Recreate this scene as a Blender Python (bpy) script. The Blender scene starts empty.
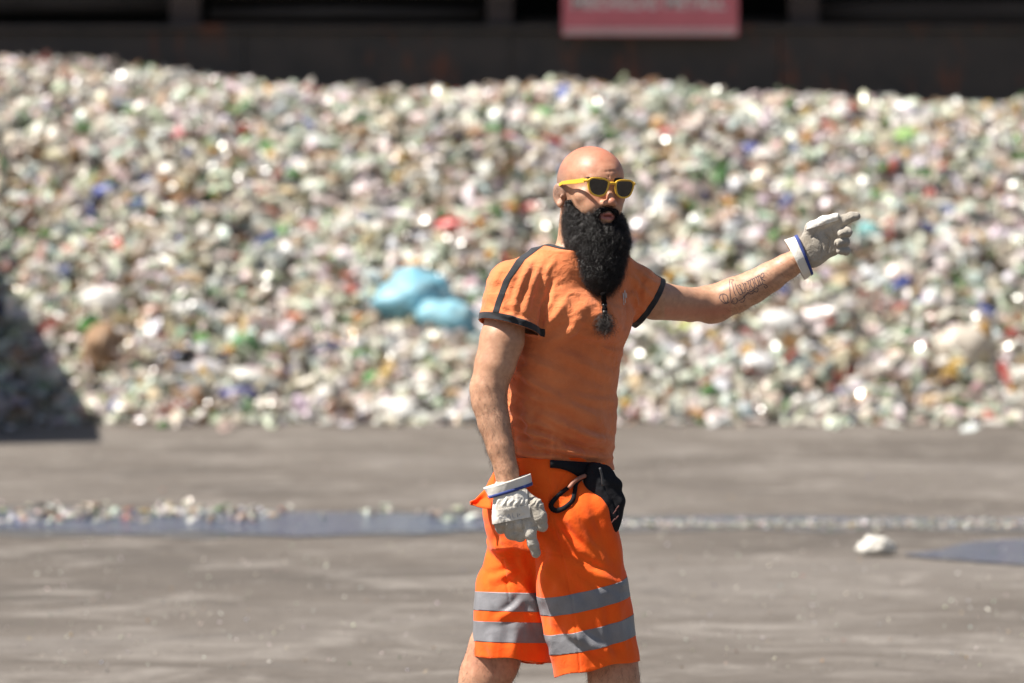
import bpy, math, random
import numpy as np
from mathutils import Vector, Matrix, noise as mnoise
from mathutils.bvhtree import BVHTree
rnd = random.Random(7)
rng = np.random.default_rng(7)
R = math.radians
sc = bpy.context.scene
col = sc.collection

# ------------------------------------------------------------------ camera
cd = bpy.data.cameras.new('camera'); cam = bpy.data.objects.new('camera', cd); col.objects.link(cam)
sc.camera = cam
FPX = 4620.0
cd.sensor_width = 36; cd.lens = FPX/1024*36
cd.clip_start = 0.5; cd.clip_end = 2000
CAMZ = 1.6
cam.location = (0, 0, CAMZ)
cam.rotation_euler = (R(90)-math.atan(118.5/FPX), 0, 0)
cd.dof.use_dof = True; cd.dof.focus_distance = 11.93; cd.dof.aperture_fstop = 3.6
cd.dof.aperture_blades = 0

# ------------------------------------------------------------------ light
SUN = Vector((-0.53, -0.185, 0.825)).normalized()      # towards the sun
w = bpy.data.worlds.new('World'); sc.world = w; w.use_nodes = True
nt = w.node_tree; bg = nt.nodes['Background']
sky = nt.nodes.new('ShaderNodeTexSky'); sky.sky_type = 'NISHITA'; sky.sun_disc = False
sky.sun_elevation = math.asin(SUN.z); sky.sun_rotation = math.atan2(SUN.x, SUN.y)
sky.air_density = 1.0; sky.dust_density = 1.5; sky.ozone_density = 1.0
nt.links.new(sky.outputs[0], bg.inputs[0]); bg.inputs[1].default_value = 0.05
sl = bpy.data.lights.new('sun', 'SUN'); sl.energy = 5.0; sl.angle = R(0.55); sl.color = (1, .945, .865)
so = bpy.data.objects.new('sun', sl); col.objects.link(so)
so.rotation_euler = SUN.to_track_quat('Z', 'Y').to_euler()
sc.view_settings.view_transform = 'Standard'; sc.view_settings.look = 'None'
sc.view_settings.exposure = 0.92; sc.view_settings.gamma = 1; sc.view_settings.use_curve_mapping = False
sc.render.engine = 'CYCLES'
cy = sc.cycles
cy.use_denoising = True; cy.max_bounces = 6; cy.diffuse_bounces = 3; cy.glossy_bounces = 3
cy.transmission_bounces = 4; cy.sample_clamp_indirect = 6; cy.sample_clamp_direct = 0
cy.caustics_reflective = False; cy.caustics_refractive = False
try: cy.denoiser = 'OPENIMAGEDENOISE'
except Exception: pass

# ------------------------------------------------------------------ helpers
def PX(x, y, dy=0.0):
    """point seen at pixel x,y at depth 12+dy metres"""
    d = 12.0+dy
    return np.array([(x-512)/FPX*d, d, CAMZ-(y-223)/FPX*d])

def to_px(V):
    return 512+V[:, 0]/V[:, 1]*FPX, 223-(V[:, 2]-CAMZ)/V[:, 1]*FPX

def nrm(v):
    v = np.asarray(v, float); return v/np.linalg.norm(v)

def tag(o, label=None, cat=None, group=None, kind=None):
    if label: o['label'] = label
    if cat: o['category'] = cat
    if group: o['group'] = group
    if kind: o['kind'] = kind
    return o

def empty(name, loc):
    o = bpy.data.objects.new(name, None); col.objects.link(o); o.location = loc
    o.empty_display_size = .1
    return o

def parent_to(o, p):
    if p is not None:
        o.parent = p; o.matrix_parent_inverse = Matrix.Translation(-Vector(world_loc(p)))
    return o

def world_loc(p):
    # every child mesh keeps its vertices in world space with a cancelling offset, only roots carry a location
    return p.location if p.parent is None else Vector((0, 0, 0))

def mk(name, V, F, mat, parent=None, smooth=True, solid=None):
    me = bpy.data.meshes.new(name)
    V = np.asarray(V, dtype=np.float32)
    if isinstance(F, np.ndarray) and F.ndim == 2:
        n, k = F.shape
        me.vertices.add(len(V)); me.vertices.foreach_set('co', V.ravel())
        me.loops.add(n*k); me.loops.foreach_set('vertex_index', F.astype(np.int32).ravel())
        me.polygons.add(n); me.polygons.foreach_set('loop_start', np.arange(0, n*k, k, dtype=np.int32))
        me.update(calc_edges=True); me.validate()
    else:
        me.from_pydata([tuple(map(float, v)) for v in V], [], [tuple(int(i) for i in f) for f in F]); me.update()
    if smooth: me.polygons.foreach_set('use_smooth', np.ones(len(me.polygons), bool))
    if mat: me.materials.append(mat)
    o = bpy.data.objects.new(name, me); col.objects.link(o)
    parent_to(o, parent)
    if solid:
        m = o.modifiers.new('thick', 'SOLIDIFY'); m.thickness = solid; m.offset = -1
    return o

# ---- materials
class NT:
    def __init__(s, name):
        s.m = bpy.data.materials.new(name); s.m.use_nodes = True; s.t = s.m.node_tree
        s.b = s.t.nodes['Principled BSDF']; s.out = s.t.nodes['Material Output']
        s.co = s.t.nodes.new('ShaderNodeTexCoord')
    def n(s, typ, **kw):
        nd = s.t.nodes.new(typ)
        for k, v in kw.items():
            if k.startswith('_'): setattr(nd, k[1:], v)
            else:
                key = int(k[1:]) if k[0] == 'i' and k[1:].isdigit() else k
                nd.inputs[key].default_value = v
        return nd
    def l(s, a, b): s.t.links.new(a, b)
    def mapping(s, scale, rot=(0, 0, 0)):
        mp = s.n('ShaderNodeMapping'); mp.inputs['Scale'].default_value = scale; mp.inputs['Rotation'].default_value = rot
        s.l(s.co.outputs['Object'], mp.inputs[0]); return mp.outputs[0]
    def noise(s, vec, scale, detail=4, rough=.55, dist=0):
        nd = s.n('ShaderNodeTexNoise', Scale=scale, Detail=detail, Roughness=rough, Distortion=dist)
        if vec is not None: s.l(vec, nd.inputs['Vector'])
        return nd.outputs[0]
    def ramp(s, fac, stops):
        r = s.n('ShaderNodeValToRGB'); e = r.color_ramp.elements
        while len(e) < len(stops): e.new(.5)
        for el, (p, c) in zip(e, stops):
            el.position = p; el.color = (*c, 1) if len(c) == 3 else c
        s.l(fac, r.inputs[0]); return r.outputs[0]
    def mix(s, fac, a, b, mode='MIX'):
        m = s.n('ShaderNodeMix', _data_type='RGBA', _blend_type=mode)
        for inp, v in ((m.inputs[0], fac), (m.inputs[6], a), (m.inputs[7], b)):
            if isinstance(v, (int, float)): inp.default_value = v
            elif isinstance(v, tuple): inp.default_value = (*v, 1) if len(v) == 3 else v
            else: s.l(v, inp)
        return m.outputs[2]
    def bump(s, h, strength=.3, dist=.002, prev=None):
        b = s.n('ShaderNodeBump', Strength=strength, Distance=dist); s.l(h, b.inputs['Height'])
        if prev is not None: s.l(prev, b.inputs['Normal'])
        return b.outputs[0]
    def base(s, c): 
        if isinstance(c, tuple): s.b.inputs['Base Color'].default_value = (*c, 1)
        else: s.l(c, s.b.inputs['Base Color'])
        return s
    def set(s, **kw):
        for k, v in kw.items():
            key = k.replace('_', ' ')
            if hasattr(v, 'is_linked') or isinstance(v, bpy.types.NodeSocket): s.l(v, s.b.inputs[key])
            else: s.b.inputs[key].default_value = v
        return s

def plain(name, c, rough=.6, spec=.5, var=.12, scale=20, bump=0, bscale=300, metal=0):
    s = NT(name); v = s.mapping((1, 1, 1))
    n = s.noise(v, scale, 5)
    lo = tuple(x*(1-var) for x in c); hi = tuple(min(1, x*(1+var)) for x in c)
    s.base(s.ramp(n, [(.3, lo), (.7, hi)])).set(Roughness=rough, Metallic=metal)
    s.b.inputs['Specular IOR Level'].default_value = spec
    if bump: s.set(Normal=s.bump(s.noise(v, bscale, 3), bump, .002))
    return s.m

# ------------------------------------------------------------------ implicit surfaces
class Grid:
    def __init__(s, lo, hi, h=None, axes=None):
        if axes: s.a = [np.asarray(a, np.float32) for a in axes]
        else: s.a = [np.arange(lo[i], hi[i]+h, h, dtype=np.float32) for i in range(3)]
        s.D = np.full([len(a) for a in s.a], 1.0, np.float32)
    def block(s, lo, hi):
        sl = tuple(slice(max(0, int(np.searchsorted(a, l))-1), int(np.searchsorted(a, u))+1) for a, l, u in zip(s.a, lo, hi))
        X, Y, Z = (a[q] for a, q in zip(s.a, sl))
        return sl, X[:, None, None], Y[None, :, None], Z[None, None, :]
    def add(s, prim, k=.01):
        f, lo, hi = prim; p = .02+k
        sl, X, Y, Z = s.block(lo-p, hi+p)
        if 0 in s.D[sl].shape: return
        d = f(X, Y, Z).astype(np.float32); a = s.D[sl]
        h = np.maximum(k-np.abs(a-d), 0)/k
        s.D[sl] = np.minimum(a, d)-h*h*k*.25
    def sub(s, prim, k=.006):
        f, lo, hi = prim; p = .02+k
        sl, X, Y, Z = s.block(lo-p, hi+p)
        d = -f(X, Y, Z).astype(np.float32); a = s.D[sl]
        h = np.maximum(k-np.abs(a-d), 0)/k
        s.D[sl] = np.maximum(a, d)+h*h*k*.25
    def mesh(s, smooth=2):
        D = s.D; S = D < 0
        c = np.zeros([n-1 for n in D.shape], np.uint8)
        sh = D.shape
        for i in (0, 1):
            for j in (0, 1):
                for k in (0, 1):
                    c += S[i:sh[0]-1+i, j:sh[1]-1+j, k:sh[2]-1+k]
        act = (c > 0) & (c < 8); del c
        idx = np.argwhere(act)
        lut = np.full(act.shape, -1, np.int32); lut[act] = np.arange(len(idx), dtype=np.int32)
        acc = np.zeros((len(idx), 3)); cnt = np.zeros(len(idx))
        ax = s.a
        for d in range(3):
            o1, o2 = [q for q in range(3) if q != d]
            for u in (0, 1):
                for v in (0, 1):
                    p0 = idx.copy(); p0[:, o1] += u; p0[:, o2] += v
                    p1 = p0.copy(); p1[:, d] += 1
                    a = D[tuple(p0.T)]; b = D[tuple(p1.T)]
                    m = (a < 0) != (b < 0)
                    t = np.where(m, a/(a-b+1e-20), 0)
                    pos = np.stack([ax[q][p0[:, q]] for q in range(3)], 1).astype(float)
                    pos[:, d] += t*(ax[d][p1[:, d]]-ax[d][p0[:, d]])
                    acc[m] += pos[m]; cnt[m] += 1
        V = acc/cnt[:, None]
        quads = []
        for d in range(3):
            o1, o2 = [(d+1) % 3, (d+2) % 3]
            A = S.take(range(0, sh[d]-1), d); B = S.take(range(1, sh[d]), d)
            e = np.argwhere(A != B)
            e = e[(e[:, o1] > 0) & (e[:, o2] > 0) & (e[:, o1] < sh[o1]-1) & (e[:, o2] < sh[o2]-1)]
            ins = S[tuple(e.T)]
            def cell(u, v):
                q = e.copy(); q[:, o1] -= u; q[:, o2] -= v; return lut[tuple(q.T)]
            q = np.stack([cell(1, 1), cell(0, 1), cell(0, 0), cell(1, 0)], 1)
            q[~ins] = q[~ins][:, ::-1]
            quads.append(q)
        Q = np.concatenate(quads)
        E = np.concatenate([Q[:, [0, 1]], Q[:, [1, 2]], Q[:, [2, 3]], Q[:, [3, 0]]])
        for it in range(smooth):
            sm = np.zeros_like(V); n = np.zeros(len(V))
            for q in range(3): 
                sm[:, q] = np.bincount(E[:, 0], V[E[:, 1], q], len(V))+np.bincount(E[:, 1], V[E[:, 0], q], len(V))
            n = np.bincount(E.ravel(), minlength=len(V))
            V = V*.45+.55*sm/np.maximum(n, 1)[:, None]
        T = np.concatenate([Q[:, [0, 1, 2]], Q[:, [0, 2, 3]]])
        return V, T

def cone(a, b, ra, rb, u=None, e=1.0):
    """round cone a->b; cross-section widened by e along direction u"""
    a = np.asarray(a, float); b = np.asarray(b, float); ab = b-a; L2 = ab@ab+1e-12
    rm = max(ra, rb)*max(e, 1)
    if u is not None:
        u = np.asarray(u, float); u = u-ab*(u@ab)/L2; u = nrm(u)
    def f(X, Y, Z):
        t = np.clip(((X-a[0])*ab[0]+(Y-a[1])*ab[1]+(Z-a[2])*ab[2])/L2, 0, 1)
        qx = X-a[0]-t*ab[0]; qy = Y-a[1]-t*ab[1]; qz = Z-a[2]-t*ab[2]
        s2 = qx*qx+qy*qy+qz*qz
        if u is not None and e != 1:
            qu = qx*u[0]+qy*u[1]+qz*u[2]
            s2 = s2-qu*qu+(qu/e)**2
        return np.sqrt(s2)-(ra+(rb-ra)*t)
    return f, np.minimum(a, b)-rm, np.maximum(a, b)+rm

def ell(c, r, A=None):
    c = np.asarray(c, float); r = np.asarray(r, float)
    A = np.eye(3) if A is None else np.asarray(A, float)     # rows = local axes
    rm = r.max()
    def f(X, Y, Z):
        x, y, z = X-c[0], Y-c[1], Z-c[2]
        u = [(x*A[i, 0]+y*A[i, 1]+z*A[i, 2]) for i in range(3)]
        k0 = np.sqrt(sum((u[i]/r[i])**2 for i in range(3)))
        k1 = np.sqrt(sum((u[i]/r[i]**2)**2 for i in range(3)))+1e-9
        return np.where(k0 < .05, -r.min(), k0*(k0-1)/k1)
    return f, c-rm, c+rm

def rbox(c, r, A, rad):
    c = np.asarray(c, float); r = np.asarray(r, float)-rad; A = np.asarray(A, float)
    ext = np.abs(A.T) @ (r+rad)
    def f(X, Y, Z):
        x, y, z = X-c[0], Y-c[1], Z-c[2]
        q = [np.abs(x*A[i, 0]+y*A[i, 1]+z*A[i, 2])-r[i] for i in range(3)]
        out = np.sqrt(sum(np.maximum(v, 0)**2 for v in q))
        return out+np.minimum(np.maximum(np.maximum(q[0], q[1]), q[2]), 0)-rad
    return f, c-ext, c+ext

def loft(levels, grow=0.0):
    """levels: (py, px, dy, a, b, yaw deg) body column; a = half width across, b = half depth"""
    L = sorted([(CAMZ-(l[0]-223)/FPX*(12+l[2]), (l[1]-512)/FPX*(12+l[2]), 12+l[2], l[3], l[4], R(l[5])) for l in levels])
    A = np.array(L); z = A[:, 0]
    # smooth interpolation table
    zz = np.linspace(z[0], z[-1], 200)
    tab = np.stack([np.interp(zz, z, A[:, i]) for i in range(1, 6)], 1)
    ker = np.hanning(17); ker /= ker.sum()
    tab = np.stack([np.convolve(np.pad(tab[:, i], 8, mode='edge'), ker, 'valid') for i in range(5)], 1)
    def f(X, Y, Z):
        g = [np.interp(Z, zz, tab[:, i]) for i in range(5)]
        cx, cyy, a, b, yw = g; a = a+grow; b = b+grow
        u = (X-cx)*np.cos(yw)+(Y-cyy)*np.sin(yw); v = -(X-cx)*np.sin(yw)+(Y-cyy)*np.cos(yw)
        k = (np.abs(u/a)**2.35+np.abs(v/b)**2.35)**(1/2.35)
        d = (k-1)*np.minimum(a, b)
        return np.maximum(d, np.maximum(Z-zz[-1], zz[0]-Z))
    m = max(A[:, 3].max(), A[:, 4].max())+grow
    return f, np.array([A[:, 1].min()-m, A[:, 2].min()-m, z[0]]), np.array([A[:, 1].max()+m, A[:, 2].max()+m, z[-1]])

def halfspace(prim, n, c):
    f, lo, hi = prim; n = nrm(n)
    return (lambda X, Y, Z: np.maximum(f(X, Y, Z), (X-c[0])*n[0]+(Y-c[1])*n[1]+(Z-c[2])*n[2])), lo, hi

def ev(prim, V):
    return prim[0](V[:, 0], V[:, 1], V[:, 2])

def union(prims):
    def f(X, Y, Z):
        r = None
        for p in prims:
            d = p[0](X, Y, Z); r = d if r is None else np.minimum(r, d)
        return r
    return f, np.min([p[1] for p in prims], 0), np.max([p[2] for p in prims], 0)

def vnormals(V, T):
    n = np.cross(V[T[:, 1]]-V[T[:, 0]], V[T[:, 2]]-V[T[:, 0]])
    N = np.zeros_like(V)
    for i in range(3):
        for q in range(3): N[:, q] += np.bincount(T[:, i], n[:, q], len(V))
    return N/(np.linalg.norm(N, axis=1)[:, None]+1e-12)

def clip(V, T, f, att=()):
    """keep the side f>=0 of a triangle mesh, cutting triangles along f=0"""
    s = f >= 0; k = s[T].sum(1)
    out = [T[k == 3]]; N = len(V)
    keys = []; parts = []
    t1 = T[k == 1]; t2 = T[k == 2]
    def rot(t, m):
        i = m.argmax(1); r = np.arange(len(t))
        return np.stack([t[r, i], t[r, (i+1) % 3], t[r, (i+2) % 3]], 1)
    t1 = rot(t1, s[t1]); t2 = rot(t2, ~s[t2])
    def key(a, b): return np.minimum(a, b).astype(np.int64)*N+np.maximum(a, b)
    ks = [key(t1[:, 0], t1[:, 1]), key(t1[:, 0], t1[:, 2]), key(t2[:, 0], t2[:, 1]), key(t2[:, 0], t2[:, 2])]
    allk = np.concatenate(ks)
    if len(allk):
        uk, inv = np.unique(allk, return_inverse=True)
        a = uk//N; b = uk % N; t = (f[a]/(f[a]-f[b]+1e-20))[:, None]
        NV = V[a]*(1-t)+V[b]*t
        V2 = np.concatenate([V, NV])
        att = [np.concatenate([q, q[a]*(1-t)+q[b]*t]) if q.ndim == 2 else np.concatenate([q, q[a]*(1-t[:, 0])+q[b]*t[:, 0]]) for q in att]
        inv = inv+N; n1, n2 = len(t1), len(t2)
        e01, e02 = inv[:n1], inv[n1:2*n1]; g01, g02 = inv[2*n1:2*n1+n2], inv[2*n1+n2:]
        out += [np.stack([t1[:, 0], e01, e02], 1), np.stack([t2[:, 1], t2[:, 2], g02], 1), np.stack([t2[:, 1], g02, g01], 1)]
    else:
        V2 = V; att = list(att)
    T2 = np.concatenate(out)
    used = np.zeros(len(V2), bool); used[T2.ravel()] = True
    m = np.cumsum(used)-1
    r = (V2[used], m[T2])
    return r+tuple(q[used] for q in att) if len(att) else r

def _hash(i, j, k, seed):
    h = (i*374761393+j*668265263+k*2147483647+seed*974634777) & 0xffffffff
    h = ((h ^ (h >> 13))*1274126177) & 0xffffffff
    return ((h ^ (h >> 16)) & 0xffff)/65535.0*2-1

def vnoise(P, scale, seed=0, octaves=3):
    P = np.asarray(P, float)*scale; r = np.zeros(len(P)); amp = 1; tot = 0
    for o in range(octaves):
        I = np.floor(P).astype(np.int64); f = P-I; f = f*f*(3-2*f)
        v = 0
        for a in (0, 1):
            for b in (0, 1):
                for c in (0, 1):
                    wt = (f[:, 0] if a else 1-f[:, 0])*(f[:, 1] if b else 1-f[:, 1])*(f[:, 2] if c else 1-f[:, 2])
                    v = v+wt*_hash(I[:, 0]+a, I[:, 1]+b, I[:, 2]+c, seed+o*17)
        r += v*amp; tot += amp; amp *= .5; P = P*2.03+11.3
    return r/tot

def folds(V, N, lst):
    """raise (A>0) or sink (A<0) soft ridges along lines given by their pixel end points, on the side facing the street"""
    x, y = to_px(V); d = np.zeros(len(V))
    face = np.clip((-N[:, 1]+.25)/.5, 0, 1)
    for (x0, y0, x1, y1, wd, A) in lst:
        ex, ey = x1-x0, y1-y0; L = math.hypot(ex, ey)
        t = ((x-x0)*ex+(y-y0)*ey)/L**2; tc = np.clip(t, 0, 1)
        bow = 2.0*np.sin(tc*math.pi)
        dist = ((x-x0)*(-ey)+(y-y0)*ex)/L-bow
        along = np.where((t < 0) | (t > 1), np.abs(t-tc)*L, 0)
        dd = np.sqrt(dist**2+along**2)
        prof = np.exp(-(dd/wd)**2)-.45*np.exp(-((dd-wd*1.7)/(wd*.8))**2)
        d += A*prof*(0.35+.65*np.sin(np.clip(tc, .02, .98)*math.pi))
    return V+N*(d*face)[:, None]

def tube(pts, rad, n=8, cap=True):
    pts = np.asarray(pts, float); m = len(pts)
    rad = np.broadcast_to(np.asarray(rad, float), (m,))
    tg = np.gradient(pts, axis=0); tg /= np.linalg.norm(tg, axis=1)[:, None]+1e-12
    ref = np.array([0, 0, 1.0]) if abs(tg[0, 2]) < .9 else np.array([1.0, 0, 0])
    V = []; u = nrm(np.cross(ref, tg[0]))
    for i in range(m):
        u = nrm(u-tg[i]*(u@tg[i])); v = np.cross(tg[i], u)
        for j in range(n):
            a = 2*math.pi*j/n; V.append(pts[i]+rad[i]*(math.cos(a)*u+math.sin(a)*v))
    F = [(i*n+j, i*n+(j+1) % n, (i+1)*n+(j+1) % n, (i+1)*n+j) for i in range(m-1) for j in range(n)]
    if cap: F += [tuple(range(n))[::-1], tuple((m-1)*n+j for j in range(n))]
    return V, F

class MB:
    def __init__(s): s.V = []; s.F = []
    def add(s, V, F):
        o = len(s.V); s.V += [tuple(v) for v in V]; s.F += [tuple(i+o for i in f) for f in F]; return s
    def box(s, lo, hi):
        x0, y0, z0 = lo; x1, y1, z1 = hi
        return s.add([(x0, y0, z0), (x1, y0, z0), (x1, y1, z0), (x0, y1, z0), (x0, y0, z1), (x1, y0, z1), (x1, y1, z1), (x0, y1, z1)],
                     [(0, 3, 2, 1), (4, 5, 6, 7), (0, 1, 5, 4), (1, 2, 6, 5), (2, 3, 7, 6), (3, 0, 4, 7)])
    def build(s, name, mat, parent=None, smooth=False, bevel=0, solid=None):
        o = mk(name, s.V, s.F, mat, parent, smooth, solid)
        if bevel:
            b = o.modifiers.new('bevel', 'BEVEL'); b.width = bevel; b.segments = 2; b.limit_method = 'ANGLE'
        return o

def spline(pts, n):
    P = [np.asarray(p, float) for p in pts]; P = [2*P[0]-P[1]]+P+[2*P[-1]-P[-2]]; out = []
    for i in range(1, len(P)-2):
        for j in range(n):
            t = j/n; a, b, c, d = P[i-1:i+3]
            out.append(.5*((2*b)+(-a+c)*t+(2*a-5*b+4*c-d)*t*t+(-a+3*b-3*c+d)*t**3))
    out.append(P[-2]); return np.array(out)

# =================================================================== SETTING
def ground_mat():
    s = NT('dusty_asphalt'); v = s.mapping((1, 1, 1)); vs = s.mapping((.8, .9, 1)); vl = s.mapping((.22, .3, 1))
    big = s.noise(vl, 1.3, 5, .6, .8); st = s.noise(vs, 1.7, 8, .68, 1.2); fine = s.noise(v, 90, 3, .7); mid = s.noise(s.mapping((1, .8, 1)), 7, 8, .75)
    c = s.ramp(big, [(.3, (.082, .070, .059)), (.5, (.118, .101, .085)), (.68, (.16, .142, .125))])
    c = s.mix(s.ramp(st, [(.50, (0, 0, 0)), (.70, (1, 1, 1))]), c, (.22, .198, .175))
    c = s.mix(s.ramp(st, [(.24, (1, 1, 1)), (.40, (0, 0, 0))]), c, (.05, .045, .041))
    c = s.mix(.55, c, s.ramp(fine, [(.3, (.35, .35, .35)), (.7, (.7, .7, .7))]), 'OVERLAY')
    c = s.mix(.7, c, s.ramp(mid, [(.3, (.38, .37, .36)), (.7, (.62, .62, .62))]), 'OVERLAY')
    s.base(c).set(Roughness=.82)
    s.b.inputs['Specular IOR Level'].default_value = .35
    s.set(Normal=s.bump(fine, .6, .004, s.bump(mid, .9, .02)))
    return s.m
G = mk('ground', [(-300, -60, 0), (300, -60, 0), (300, 500, 0), (-300, 500, 0)], [(0, 1, 2, 3)], ground_mat(), smooth=False)
tag(G, 'grey dusty asphalt yard', kind='structure')

def gpt(x, y, z=0.0):
    d = FPX*(CAMZ-z)/(y-223); return np.array([(x-512)/FPX*d, d, z])

def strip(name, mat, top, bot, z, kind='structure', label=None, seed=1, am=.05):
    V = []; n = 160
    tx = np.array(top, float); bx_ = np.array(bot, float)
    x0, x1 = tx[0, 0], tx[-1, 0]
    for i in range(n+1):
        x = x0+(x1-x0)*i/n
        ya = np.interp(x, tx[:, 0], tx[:, 1]); yb = np.interp(x, bx_[:, 0], bx_[:, 1])
        pa = gpt(x, ya); pb = gpt(x, yb)
        e = am*min(1, i/8, (n-i)/8)
        pa[1] += e*(mnoise.fractal((pa[0]*2.2, seed, 0), 1, 2, 4)*2.2); pb[1] += e*(mnoise.fractal((pb[0]*2.2, seed+5, 0), 1, 2, 4)*1.8)
        V += [(pa[0], pa[1], z), (pb[0], pb[1], z)]
    F = [(2*i, 2*i+1, 2*i+3, 2*i+2) for i in range(n)]
    o = mk(name, V, F, mat, smooth=False); tag(o, label, kind=kind); return o

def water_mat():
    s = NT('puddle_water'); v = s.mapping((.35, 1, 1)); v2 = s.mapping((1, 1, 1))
    s.base((.07, .085, .13)).set(Roughness=.16, IOR=1.33)  # blue of the reflected sky is put into the water's base colour
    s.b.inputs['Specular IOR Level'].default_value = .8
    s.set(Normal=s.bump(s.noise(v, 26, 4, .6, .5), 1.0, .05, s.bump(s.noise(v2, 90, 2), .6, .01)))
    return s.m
def damp_mat():
    s = NT('damp_asphalt'); v = s.mapping((.3, 1, 1))
    s.base(s.ramp(s.noise(v, 8, 5), [(.3, (.07, .067, .064)), (.7, (.13, .12, .11))])).set(Roughness=.5)
    return s.m
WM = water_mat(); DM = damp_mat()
strip('damp_ground', DM, [(-60, 506), (200, 510), (480, 514), (760, 516), (1090, 520)], [(-60, 537), (200, 538), (420, 537), (620, 533), (800, 531), (1090, 533)], .004, label='damp dark band of asphalt around the long puddle', seed=3, am=.16)
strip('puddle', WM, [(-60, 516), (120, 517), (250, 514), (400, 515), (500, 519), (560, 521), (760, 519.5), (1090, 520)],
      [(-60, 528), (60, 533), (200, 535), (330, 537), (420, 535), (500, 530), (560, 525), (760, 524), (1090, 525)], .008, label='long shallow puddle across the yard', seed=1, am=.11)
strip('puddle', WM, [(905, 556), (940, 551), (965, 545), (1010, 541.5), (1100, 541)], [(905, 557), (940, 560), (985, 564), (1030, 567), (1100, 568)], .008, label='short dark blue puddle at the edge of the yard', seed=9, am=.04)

# ---- heap
CR = [(-200, 44), (0, 50), (60, 52), (130, 56), (200, 65), (260, 76), (330, 80), (420, 84), (520, 80), (600, 74), (660, 78), (740, 86), (820, 90), (900, 97), (960, 98), (1024, 96), (1300, 92)]
CRX = np.array([(c[0]-512)/109.5 for c in CR]); CRZ = np.array([CAMZ+(223-c[1])/109.5-.25 for c in CR])
def hb(x, seed=0):
    return mnoise.fractal((x*.9, seed, 0), 1, 2, 5)*1.7
def heap_h(x, y):
    y0 = 37.05+.16*hb(x)+.0*x
    hm = float(np.interp(x, CRX, CRZ))
    t = (y-y0)*.67
    h = min(t, hm) if abs(t-hm) > .5 else (t+hm)/2-.25*((t-hm)**2+.25)/1.0-.0
    h = min(t, hm) - max(.45-abs(t-hm), 0)**2/1.8
    if h > 0.05: h += .1*mnoise.fractal((x*1.1, y*1.1, 3.1), 1, 2, 3)*min(1, h*2)
    return h
def heap_hit(px, py):
    dx, dz = (px-512)/FPX, -(py-223)/FPX
    lo = 36.0; y = lo
    while y < 46:
        z = CAMZ+dz*y
        if z <= max(heap_h(dx*y, y), 0): break
        y += .02
    return np.array([dx*y, y, CAMZ+dz*y])

core_mat = plain('dirty_fill', (.27, .245, .20), .9, .2, .4, 4, .5, 30)
nx, ny = 150, 90
xs = np.linspace(-5.0, 9, nx); ys = np.linspace(36.6, 44.9, ny)
V = [(x, y, heap_h(x, y)-.07 if heap_h(x, y) > -.02 else -.09) for y in ys for x in xs]
F = [(j*nx+i, j*nx+i+1, (j+1)*nx+i+1, (j+1)*nx+i) for j in range(ny-1) for i in range(nx-1)]
hc = mk('heap_ground', V, F, core_mat); tag(hc, 'dirty slope of fine waste under the recycling heap', kind='structure')

# prototypes of litter, unit metres, about the origin
def lathe(prof, n=9):
    V = []; m = len(prof)
    for (z, r) in prof:
        for j in range(n):
            a = 2*math.pi*j/n; V.append((r*math.cos(a), r*math.sin(a), z))
    F = [(i*n+j, i*n+(j+1) % n, (i+1)*n+(j+1) % n, (i+1)*n+j) for i in range(m-1) for j in range(n)]
    F += [(j, (j+1) % n, (j+1) % n, j) for j in range(0)]
    c0 = len(V); V.append((0, 0, prof[0][0])); c1 = len(V); V.append((0, 0, prof[-1][0]))
    F += [(c0, (j+1) % n, j, j) for j in range(n)] + [(c1, (m-1)*n+j, (m-1)*n+(j+1) % n, (m-1)*n+(j+1) % n) for j in range(n)]
    return np.array(V, float), np.array(F)
def crush(V, amt, flat, seed):
    V = V.copy(); L = V[:, 2].max()-V[:, 2].min()
    N = np.stack([vnoise(V, 14, seed+q, 2) for q in range(3)], 1)
    V += N*amt
    V[:, 1] *= flat
    V[:, 0] *= 1+(1-flat)*.35
    bend = vnoise(np.stack([V[:, 2]*0+seed, V[:, 2]*5, V[:, 2]*0], 1), 1, seed+9, 1)
    V[:, 0] += bend*amt*1.6
    return V
P_BOTTLE = [(-.12, .018), (-.118, .031), (-.07, .033), (-.02, .029), (.03, .033), (.07, .026), (.098, .012), (.12, .012)]
P_BIG = [(-.15, .03), (-.147, .044), (-.08, .046), (0, .042), (.07, .046), (.11, .034), (.135, .014), (.16, .014)]
P_GLASS = [(-.14, .03), (-.138, .037), (-.06, .037), (.01, .037), (.05, .03), (.075, .015), (.13, .0135), (.14, .015)]
P_CUP = [(-.05, .024), (-.048, .028), (-.02, .031), (.02, .035), (.05, .039), (.051, .035)]
P_JUG = [(-.12, .05), (-.115, .06), (-.05, .062), (.03, .062), (.075, .05), (.1, .022), (.12, .02)]
def blob(seed, r=(.09, .06, .06), amt=.035, n=10, m=7):
    prof = [(-math.cos(math.pi*(i+.4)/(m-.2)), math.sin(math.pi*(i+.4)/(m-.2))) for i in range(m)]
    V, F = lathe(prof, n); V = V*np.array([r[1], r[2], r[0]])
    N = np.stack([vnoise(V, 16, seed+q*3, 3) for q in range(3)], 1)
    return V+N*amt, F
def sheet(seed, a=.11, b=.08, n=6):
    g = np.array([(x, y, 0) for y in np.linspace(-b, b, n) for x in np.linspace(-a, a, n)], float)
    N = np.stack([vnoise(g, 12, seed+q, 2) for q in range(3)], 1); g += N*np.array([.03, .03, .06])
    F = np.array([(j*n+i, j*n+i+1, (j+1)*n+i+1, (j+1)*n+i) for j in range(n-1) for i in range(n-1)])
    return g, F
protos = []; kinds = []
def addp(kind, VF, wt): protos.append((VF[0], VF[1])); kinds.append((kind, wt))
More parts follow.
